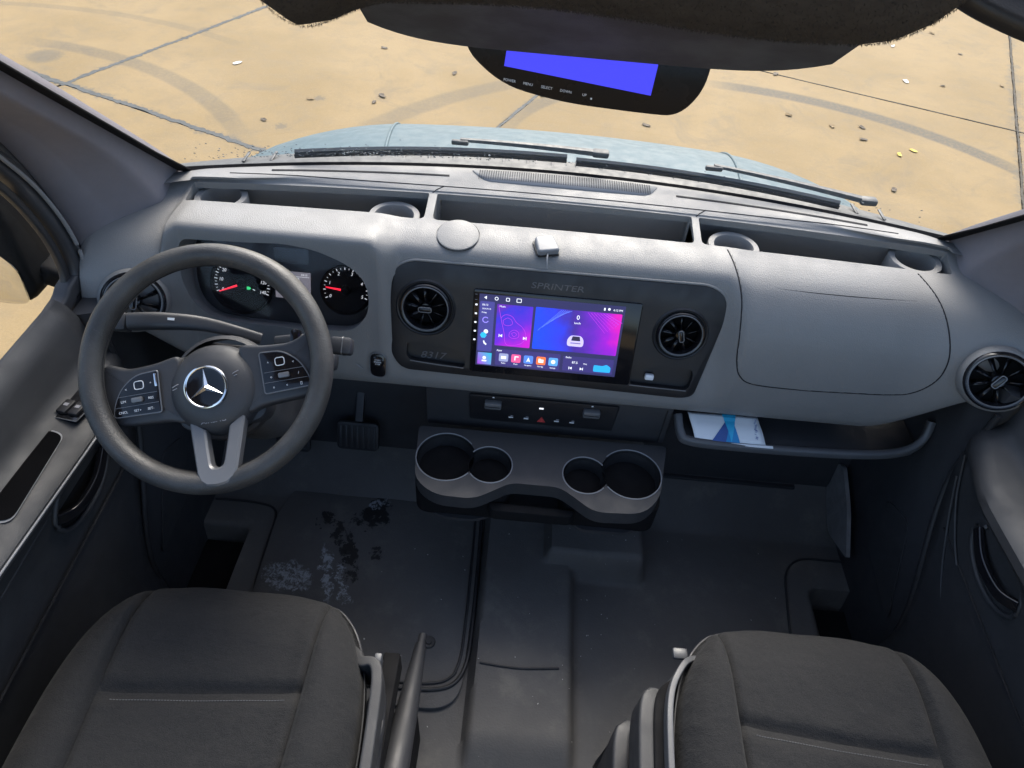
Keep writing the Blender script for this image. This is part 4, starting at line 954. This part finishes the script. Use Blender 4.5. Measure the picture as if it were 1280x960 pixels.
for s, side in ((-1, 'driver'), (1, 'passenger')):
    kp = thing('kick_panel', 'dark moulded footwell side panel on the %s side' % side, 'panel', (s * .83, .9, .1), group='footwell side panels')
    ko = Vector((s * .83, .9, .1))
    def yfr(z): return .700 + .175 * sstep(.08, .52, z)
    secs = []
    for k in range(15):
        z = -.12 + .80 * k / 14; y0 = yfr(z) + .004
        secs.append([Vector((s * x, y, z)) - ko for x, y in ((.845, y0), (.815, y0 + .012), (.806, y0 + .05), (.806, 1.02), (.80, 1.16), (.86, 1.16), (.86, y0))])
    loft('side_trim', secs, M['dark'], kp)
    tube('door_seal', [Vector((s * .812, yfr(-.10 + .74 * k / 30) + .002, -.10 + .74 * k / 30)) - ko for k in range(31)], .006, M['rubber'], kp)
    pts = roundpoly([(.915, .14), (.955, .27), (.865, .31), (.735, .115)], [.02, .03, .03, .02], 4)
    mesh('scuff_panel', [Vector((s * .8050, y, z)) - ko for y, z in pts] + [Vector((s * .8025, y, z)) - ko for y, z in pts], [tuple(range(len(pts))), tuple(range(len(pts), 2 * len(pts)))] + [(i, (i + 1) % len(pts), len(pts) + (i + 1) % len(pts), len(pts) + i) for i in range(len(pts))], M['door'], kp)
mb = thing('metal_bracket', 'pale worn metal bracket strip in the passenger footwell corner', 'bracket', (.78, 1.0, .1))
pts = roundpoly([(1.175, .12), (1.105, .195), (1.0, .150), (.908, .080), (1.012, .034)], [.02, .02, .03, .006, .02], 4)
mesh('strip', [(.775 - .78, y - 1.0, z - .1) for y, z in pts] + [(.785 - .78, y - 1.0, z - .1) for y, z in pts], [tuple(range(len(pts))), tuple(range(len(pts), 2 * len(pts)))] + [(i, (i + 1) % len(pts), len(pts) + (i + 1) % len(pts), len(pts) + i) for i in range(len(pts))], M['metal'], mb)
lathe('bolt', [(0, .004), (.006, .004), (.008, 0)], M['metal'], mb, 12).matrix_local = frame((-.006, .03, .05), (0, 1, 0), (0, 0, 1))

# ================================================================== SEATS
def seat(name, lb, xc, y0, yf, side):
    t = thing(name, lb, 'seat', (xc, .25, 0), group='front seats')
    hw, L = .247, yf - y0
    def P(i, j):
        n = 3.6; m_ = max(abs(i), max(j, 0)); q = (abs(i) ** n + max(j, 0) ** n) ** (1 / n)
        k = m_ / q if q > 1e-6 else 1
        k = 1 + (k - 1) * min(1, m_) ** 5
        x = hw * i * k; y = y0 + (L * j * k if j > 0 else .34 * j)
        if j < 0: x = hw * i * (1 + .04 * j)
        rr = (abs(i) ** 7 + max(j, 0) ** 7) ** (1 / 7); e = min(1, max(0, (rr - .70) / .30))
        z = .418 + .020 * sstep(.45, .75, abs(i)) + .012 * max(j, 0) - .012 * (1 - abs(i)) - .075 * (1 - math.sqrt(max(0, 1 - e * e)))
        si = .58 + .06 * max(j, 0)
        z -= .012 * math.exp(-((abs(i) - si) / .022) ** 2) * (1 if j < .97 else .4)
        if abs(i) < si: z -= .010 * math.exp(-((j - JS - .05 * i * side) / .030) ** 2)
        return Vector((x, y - .25, z))
    JS = .52
    def patch(nm, i0f, i1f, j0f, j1f, ni, nj):
        v = [P(i0f(j0f(0) + (j1f(0) - j0f(0)) * b / nj) + (i1f(j0f(0) + (j1f(0) - j0f(0)) * b / nj) - i0f(j0f(0) + (j1f(0) - j0f(0)) * b / nj)) * a / ni,
               0) for a in range(1) for b in range(1)]
        v, f = [], []
        for a in range(ni + 1):
            for b in range(nj + 1):
                j_mid = j0f(0) + (j1f(0) - j0f(0)) * b / nj
                i = i0f(j_mid) + (i1f(j_mid) - i0f(j_mid)) * a / ni
                j = j0f(i) + (j1f(i) - j0f(i)) * b / nj
                v.append(P(i, j))
        for a in range(ni):
            for b in range(nj): q = a * (nj + 1) + b; f.append((q, q + 1, q + nj + 2, q + nj + 1))
        return mesh(nm, v, f, M['fabric'], t, True, 75)
    sI = lambda j: .58 + .06 * max(j, 0)
    jm = lambda i: JS + .05 * i * side
    one, mone = (lambda j: 1.), (lambda j: -1.)
    lo, hi = (lambda i: -1.), (lambda i: 1.)
    patch('cushion_rear', lambda j: -sI(j), sI, lo, jm, 40, 70); patch('cushion_front', lambda j: -sI(j), sI, jm, hi, 40, 40)
    patch('bolster', mone, lambda j: -sI(j), lo, hi, 26, 100); patch('bolster', sI, one, lo, hi, 26, 100)
    rim_ = [P(-1, -1 + 2 * k / 50) for k in range(51)] + [P(-1 + 2 * k / 60, 1) for k in range(1, 60)] + [P(1, 1 - 2 * k / 50) for k in range(51)]
    n = len(rim_); v = []
    for p in rim_: v += [p + Vector((0, 0, .001)), Vector((p.x * 1.006, p.y, p.z - .03)), Vector((p.x * .985, p.y - .008, p.z - .085)), Vector((p.x * .93, p.y - .03, p.z - .10))]
    mesh('side_skirt', v, [(4 * i + q, 4 * i + q + 1, 4 * i + q + 5, 4 * i + q + 4) for i in range(n - 1) for q in range(3)], M['fabric'], t)
    tube('piping', [p + Vector((p.x * .003, .0, -.001)) for p in rim_], .0022, M['dark'], t, n=6)
    st_ = [P(-.52 + 1.04 * k / 60, jm(-.52 + 1.04 * k / 60) - .030) + Vector((0, 0, .0004)) for k in range(61)]
    bm = bmesh.new()
    for a, b in zip(st_[::1], st_[1::1]):
        m4 = Matrix.Translation((a + b) / 2) @ (b - a).to_track_quat('X', 'Z').to_matrix().to_4x4() @ Matrix.Diagonal((.0030, .0009, .0009, 1)); bmesh.ops.create_cube(bm, size=1, matrix=m4)
    o = frombm('stitching', bm, M['trim'], t, False); o['kind'] = 'stuff'
    # frame box and side trims
    box('seat_box', (0, -.10, .17), (.40, .66, .30), M['dark'], t, .015)
    s_in = side
    def trim(nm, off, y1, zt, wd, hgt, m, rr=.25):
        pth = spline([(s_in * (off + .004), -.45, zt - .02), (s_in * (off + .006), -.10, zt), (s_in * off, .08, zt), (s_in * (off - .010), .17, zt - .004), (s_in * (off - .034), y1 - .02, zt - .012), (s_in * (off - .058), y1, zt - .03)], 8)
        sweep(nm, pth, rrect(wd, hgt, min(wd, hgt) * rr), M[m], t)
    if side > 0:     # driver: trim on the right
        trim('side_trim', .262, .205, .372, .018, .070, 'door'); trim('lower_trim', .258, .13, .26, .020, .09, 'dark')
        box('buckle_stalk', (.250, .19, .385), (.012, .016, .03), M['trim'], t, .003)
        box('adjuster', (.262, .09, .335), (.02, .05, .03), M['dark'], t, .005); box('seat_rail', (.255, .0, .25), (.03, .5, .06), M['black'], t, .004)
    else:
        trim('side_trim', .258, .240, .372, .010, .075, 'trim'); trim('gap_trim', .270, .22, .350, .016, .07, 'black'); trim('lower_trim', .288, .20, .338, .026, .085, 'door'); trim('floor_trim', .300, .14, .12, .03, .20, 'dark')
        box('release_lever', (-.212, .262, .352), (.026, .020, .010), M['trim'], t, .004)
    return t
seat('driver_seat', 'dark grey fabric driver seat cushion in front of the steering wheel', -.495, .150, .553, 1)
seat('passenger_seat', 'dark grey fabric passenger seat cushion on the right', .474, .160, .566, -1)

# ================================================================== PARKING BRAKE
pb = thing('parking_brake', 'tapered black parking brake lever between driver seat and floor mat', 'parking brake', (-.215, .35, .0))
tube('lever', [(.010, .222, .150), (.008, .10, .180), (.004, -.05, .214), (0, -.22, .252)], .027, M['dark'], pb, n=20, scale=[.42, .74, 1.0, 1.15])
tube('release_tip', [(.0105, .245, .144), (.010, .222, .150)], .0085, M['dark'], pb, n=14)
tube('grip_ring', [(.004, -.048, .2136), (.0038, -.052, .2145)], .0278, M['rubber'], pb, n=20)
prism('bracket', rrect(.05, .30, .01, 0, -.05), .0, .13, M['black'], pb, .004)

# ================================================================== DOORS
def yfr(z): return .700 + .175 * sstep(.08, .52, z)
DP = [(.872, .716), (.866, .712), (.852, .700), (.842, .678), (.838, .650), (.828, .632), (.812, .624), (.785, .618), (.768, .612), (.758, .602), (.757, .590), (.766, .577), (.790, .560), (.806, .53), (.815, .46), (.820, .35), (.815, .15), (.802, .02), (.80, -.10)]
def door(s, lb):
    t = thing('door', lb, 'door', (s * .85, .3, 0), group='front doors'); O = Vector((s * .85, .3, 0))
    secs = []
    for k in range(41):
        tt = k / 40; row = []
        for x, z in DP:
            y = -.45 + (yfr(z) + .45) * tt
            fr = sstep(.70, .93, y); x2 = x + (.818 - x) * fr * .85 if z < .63 and z > .55 else x
            z2 = z - .02 * sstep(.3, .8, y) * (1 if .55 < z < .66 else 0)
            row.append(Vector((s * x2, y, z2)) - O)
        secs.append(row)
    thick(loft('inner_panel', secs, M['door'], t, False, False), .006, 1 if s > 0 else -1)
    # chrome line on the armrest edge, map pocket grooves, grab handle
    def ledge(y): return Vector((s * (.7565 + .06 * .85 * sstep(.70, .93, y)), y, .597 - .02 * sstep(.3, .8, y))) - O
    tube('trim_strip', [ledge(-.3 + 1.08 * k / 40) for k in range(41)], .0020, M['alum'], t, n=8)
    for dz, y0, y1 in ((.075, .35, .84), (.20, .30, .80)):
        tube('pocket_groove', [Vector((s * .8115, y0 + (y1 - y0) * k / 20, .56 - dz + .05 * (k / 20 - .5) ** 2 * 0 + .03 * k / 20)) - O for k in range(21)], .0025, M['seam' if dz > .1 else 'dark'], t, n=6)
    pk_ = roundpoly([(.50, .775), (.670, .790), (.675, .818), (.655, .826), (.50, .822)], [.02, .015, .015, .01, .02], 5)
    def topz(x, y): return .621 - .02 * sstep(.3, .8, y) + (x - .80) * .15
    if s < 0:
        for nm, grow, m_, dz in (('pocket_rim', 1.04, 'alum', .0012), ('pocket_shade', 1.0, 'void_shade', .0022)):  # flat black plate paints the pocket's deep shade, no real recess
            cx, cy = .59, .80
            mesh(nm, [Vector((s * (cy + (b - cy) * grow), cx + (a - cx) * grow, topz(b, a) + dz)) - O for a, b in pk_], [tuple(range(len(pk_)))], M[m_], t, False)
        sw_m = frame(Vector((s * .800, .735, topz(.80, .735) + .003)) - O, (1, 0, .0), (0, 1, -.05))
        sp_ = prism('switch_plate', rrect(.046, .070, .004), -.004, .003, M['gloss'], t, .001); sp_.matrix_local = sw_m @ Matrix.Rotation(rad(-8), 4, 'Z')
        sweep('plate_trim', [(x, y, .003) for x, y in rrect(.048, .072, .004)], circ(.0009, 5), M['satin'], sp_, True)
        for x in (-.0105, .0105):
            b_ = box('window_switch', (x, -.012, .006), (.018, .030, .008), M['panel'], sp_, .003); box('switch_icon', (x, -.010, .0104), (.008, .006, .0004), M['grey_print'], b_, 0)
    else:
        o = mesh('armrest_cover', [Vector((s * b, a, topz(b, a) + .0016)) - O for a, b in roundpoly([(.45, .776), (.775, .795), (.785, .815), (.77, .827), (.45, .827)], .015, 5)], [tuple(range(30))], M['door'], t, False)
        pts = [(a, b) for a, b in roundpoly([(.45, .776), (.775, .795), (.785, .815), (.77, .827), (.45, .827)], .015, 5)]
        tube('cover_gap', [Vector((s * b, a, topz(b, a) + .0016)) - O for a, b in pts], .0011, M['seam'], t, True, 5)
    for pts_ in () if s < 0 else ([(.800, .845, .50), (.812, .79, .40), (.818, .70, .30), (.820, .55, .22)], [(.798, .86, .545), (.806, .82, .47), (.811, .76, .41), (.812, .72, .385)]):
        tube('moulding_line', [Vector((s * p.x - s * .0035, p.y, p.z)) - O for p in spline(pts_, 8)], .0022, M['door'], t, n=6)
    # inner release handle in a rounded bowl
    hb = [Vector((s * .808, .665 + .085 * math.cos(a), .475 + .052 * math.sin(a) + .25 * .085 * math.cos(a) * .3)) - O for a in [k * 2 * math.pi / 30 for k in range(30)]]
    tube('handle_bowl', hb, .0050, M['dark'], t, True, 8)
    mesh('handle_recess', [p + Vector((s * .004, 0, 0)) for p in hb], [tuple(range(30))], M['black'], t, False)
    sweep('release_handle', spline([Vector((s * .800, .735, .488)) - O, Vector((s * .792, .68, .470)) - O, Vector((s * .795, .62, .468)) - O, Vector((s * .806, .585, .485)) - O], 6), rrect(.012, .022, .005), M['gloss'], t)
    if s > 0:
        for q in ((.735, .515), (.728, .505)): box('screw_cap', Vector((.800, q[0], q[1])) - O, (.004, .007, .007), M['satin'], t, .002)
    # window frame, glass, sail panel
    wf = spline([(-.45, .712), (.30, .704), (.74, .692), (.83, .690), (.875, .699), (.905, .735), (.922, .80), (.924, .88), (.908, .95), (.865, 1.02), (.72, 1.17), (.45, 1.42)], 6) if False else [(p.x, p.y) for p in spline([(-.45, .712, 0), (.30, .704, 0), (.76, .690, 0), (.86, .686, 0), (.910, .695, 0), (.935, .732, 0), (.934, .80, 0), (.912, .88, 0), (.876, .95, 0), (.826, 1.02, 0), (.70, 1.15, 0), (.45, 1.42, 0)], 6)]
    sweep('window_seal', [Vector((s * .880, y, z)) - O for y, z in wf], rrect(.014, .012, .004), M['rubber'], t, up=(1, 0, 0))
    sweep('window_frame', [Vector((s * .878, y + .026 * (z > .70 and y > .5), z + (-.014 if y < .86 else .012 * (z > .9)))) - O for y, z in wf[12:]], rrect(.030, .030, .008), M['dark'], t, up=(1, 0, 0))
    tube('frame_highlight_strip', [Vector((s * .858, y + .030, z + .004)) - O for y, z in wf[30:]], .0035, M['alum'], t, n=8)
    poly_ = [(y, z) for y, z in wf]
    bm = bmesh.new(); vs = [bm.verts.new(Vector((s * .884, y, z)) - O) for y, z in poly_] + [bm.verts.new(Vector((s * .884, -.45, 1.42)) - O)]
    bm.faces.new(vs); thick(frombm('window_glass', bm, M['glass'], t, False), .004)
    sp2 = [(.86, .672), (.930, .68), (.966, .74), (.958, .86), (.915, .95), (.862, 1.03), (.72, 1.17), (.47, 1.42), (.60, 1.44), (.90, 1.14), (1.05, .98), (1.09, .80), (1.06, .60), (.92, .60)]
    n = len(sp2)
    mesh('sail_panel', [Vector((s * .868, y, z)) - O for y, z in sp2] + [Vector((s * .90, y, z)) - O for y, z in sp2], [tuple(range(n)), tuple(range(n, 2 * n))] + [(i, (i + 1) % n, n + (i + 1) % n, n + i) for i in range(n)], M['dark'], t, False)
    box('outer_skin', Vector((s * .925, .22, .20)) - O, (.03, 1.40, .80), M['hood'], t, .01)
    return t
door(-1, 'dark grey driver door with window switches and armrest pocket at the left edge'); door(1, 'dark grey passenger door with armrest and release handle at the right edge')
wm = thing('wing_mirror', 'black wing mirror seen through the driver door window', 'mirror', (-1.135, 1.08, .70))
sh = [(x, y) for x, y in roundpoly([(-.11, -.14), (.085, -.15), (.10, .08), (.06, .20), (-.10, .20)], .05, 6)]
prism('housing', sh, -.05, .05, M['black'], wm, .02, 4, mtx=Matrix.Rotation(rad(90), 4, 'X'), both=True)
prism('mirror_glass', [(x * .82, y * .40 - .085) for x, y in sh], .0505, .053, M['mirror'], wm, .001, mtx=Matrix.Rotation(rad(90), 4, 'X'))
sweep('arm', [(.08, .02, -.10), (.16, .02, -.13), (.24, .0, -.13)], rrect(.06, .05, .015), M['black'], wm)
# ================================================================== WINDSCREEN PILLARS
for s, lb in ((-1, 'grey fabric covered windscreen pillar on the driver side'), (1, 'grey fabric covered windscreen pillar on the passenger side')):
    pl = thing('windscreen_pillar', lb, 'pillar', (s * .8, 1.1, .78), group='windscreen pillars'); O = Vector((s * .8, 1.1, .78))
    inn = spline([(.765, 1.30, .70), (.77, 1.215, .775), (.77, 1.140, .852), (.77, 1.033, .957), (.77, .935, 1.052), (.77, .86, 1.122), (.768, .68, 1.29), (.765, .50, 1.455)], 6)
    crs = spline([(.765, 1.17, .66), (.774, 1.112, .785), (.778, 1.062, .870), (.779, 1.000, .946), (.779, .942, 1.004), (.778, .872, 1.072), (.777, .68, 1.25), (.775, .48, 1.44)], 6)
    mid = spline([(.825, 1.06, .66), (.832, 1.040, .780), (.834, 1.010, .862), (.834, .970, .945), (.834, .925, 1.008), (.834, .866, 1.064), (.832, .67, 1.24), (.83, .46, 1.42)], 6)
    out = spline([(.868, 1.00, .66), (.866, .985, .775), (.866, .968, .860), (.866, .940, .945), (.866, .905, 1.010), (.866, .850, 1.060), (.864, .66, 1.225), (.86, .44, 1.40)], 6)
    secs = [[Vector((s * p.x, p.y + (.012 if q == 0 else 0), p.z + (.012 if q == 0 else 0))) - O for q, p in enumerate((a, a, b.lerp(a, .14), b, b.lerp(c, .16), c.lerp(b, .12), c, d, d2))] for a, b, c, d, d2 in zip(inn, crs, mid, out, [p + Vector((.03, .02, 0)) for p in out])]
    thick(loft('trim', secs, M['pillar'], pl, False, False, 100), .006, 0)
    if s < 0: box('price_chip', Vector((-.786, 1.052, .905)) - O, (.004, .008, .010), mat('tan chip', (.45, .33, .25), .6), pl, .001)
# ================================================================== OVERHEAD: fleece roll, ledge, monitor, visor, roof
oh = thing('overhead_roll', 'black fleece covered overhead roll with smooth plastic ledge at the top edge', 'overhead trim', (-.02, .5, 1.40)); OH = Vector((-.02, .5, 1.40))
def roll(x):
    e = max(sstep(.13, .27, x), sstep(-.22, -.36, x)); mid = sstep(.22, .15, abs(x + .02)); r = .071 * (1 - .50 * e) + .003 * math.sin(x * 21); return r, Vector((x, .505 + .03 * e, 1.403 + .085 * e + .020 * mid))
secs = []
for i in range(49):
    x = -.52 + .82 * i / 48; r, c_ = roll(x); secs.append([c_ + Vector((0, r * 1.25 * math.cos(a), r * math.sin(a))) - OH for a in [2 * math.pi * k / 28 for k in range(28)]])
loft('fleece', secs, M['liner'], oh)
bm = bmesh.new(); rnd = random.random
for q in range(42000):
    x = -.40 + .70 * rnd(); r, c_ = roll(x); a = rad(150 + 185 * rnd())
    p = c_ + Vector((0, r * 1.25 * math.cos(a), r * math.sin(a))) - OH; nn = Vector((.0, math.cos(a), math.sin(a) * 1.1)); d = (nn + Vector((random.gauss(0, .7), random.gauss(0, .6), random.gauss(0, .6)))).normalized() * random.uniform(.0008, .0024)
    sd = d.cross(Vector((rnd() - .5, rnd() - .5, rnd() - .5))).normalized() * .00022
    bm.faces.new([bm.verts.new(p - sd), bm.verts.new(p + sd), bm.verts.new(p + d)])
me = bpy.data.meshes.new('fleece_pile'); bm.to_mesh(me); bm.free(); o = link('fleece_pile', me, M['liner'], oh, False); o['kind'] = 'stuff'
secs = []
for i in range(41):
    x = -.220 + .396 * i / 40; u = (x + .022) / .198; e = max(0, 1 - abs(u) ** 6); yf = .618 + .037 * e; zf = 1.305 - .026 * e
    secs.append([Vector(p) - OH for p in ((x, .52, 1.375), (x, .555, 1.352), (x, .585, 1.334 - .006 * e), (x, yf - .010, zf + .007), (x, yf, zf + .001), (x, yf + .003, zf - .004), (x, yf - .003, zf - .010), (x, .575, 1.325), (x, .52, 1.36))])
loft('ledge', secs, M['dark'], oh, ang=55)
tube('ledge_bead', [Vector((x, .655 + .0025 - .010 * abs((x + .05) / .14) ** 4, 1.2795 - .0 + .004 * abs((x + .05) / .14) ** 4)) - OH for x in [-.05 + .28 * (k / 30 - .5) for k in range(31)]], .0055, M['dark'], oh, n=10)
mo = thing('mirror_monitor', 'black rear-view mirror monitor with a plain blue screen hanging at the top', 'monitor', mtx=frame((-.009, .821, 1.185), (1, 0, -.10), (.097, .25, .97)))
MO = roundpoly([(-.152, .065), (-.158, .010), (-.105, -.024), (-.030, -.031), (.065, -.026), (.112, -.022), (.134, .010), (.134, .065)], [.02, .04, .03, .04, .03, .03, .03, .02], 6)
prism('housing', MO, -.018, .0, M['black'], mo, .004, 3, both=True)
prism('glass_face', [(x * .985, (y - .01) * .97 + .01) for x, y in MO], .0, .0012, mat('monitor face', (.006, .006, .008), .30, spec=.2), mo, .0005)
prism('display', [(-.104, -.0030), (.0725, -.0042), (.0715, .050), (-.104, .050)], .0011, .0016, emis('monitor blue', (.045, .040, .90), .42), mo)
for x, tx in ((-.0951, 'POWER'), (-.073, 'MENU'), (-.0505, 'SELECT'), (-.0274, 'DOWN'), (-.0049, 'UP')): text('lettering', tx, .0042, M['white'], mo, (x, -.0174, .0014), .0001)
box('sensor_dot', (.004, -.020, .0014), (.002, .002, .0004), M['white'], mo, 0); box('mount_stem', (-.01, .05, -.05), (.04, .03, .08), M['black'], mo, .008)
sv = thing('sun_visor', 'dark padded sun visor at the top right corner', 'visor', mtx=frame((.40, .660, 1.316), (1, -.08, -.13), (0, .75, .55)))
prism('pad', roundpoly([(-.16, .03), (-.11, .002), (-.04, -.012), (.20, -.014), (.20, .16), (-.16, .16)], [.03, .03, .03, .01, .02, .02], 5), -.010, .010, M['rubber'], sv, .008, 4, both=True)
prism('flap', roundpoly([(-.10, .028), (.19, .022), (.19, .13), (-.10, .13)], .02, 5), .010, .018, M['dark'], sv, .004, 3)
rf = bpy.data.objects.new('roof', None); COL.objects.link(rf); rf.location = (0, 0, 1.75); struct(rf)  # unseen roof, cut short behind the camera so sky light fills the cab
secs = []
for i in range(21):
    x = -.93 + 1.86 * i / 20; dz = -.55 * max(0, abs(x) - .72) ** 1.0
    secs.append([(x, -.20, dz), (x, .15, dz), (x, .45, dz - .12), (x, .62, dz - .28), (x, .66, dz - .30), (x, .50, dz - .08), (x, .15, dz + .03), (x, -.20, dz + .03)])
loft('lining', secs, M['pillar'], rf)
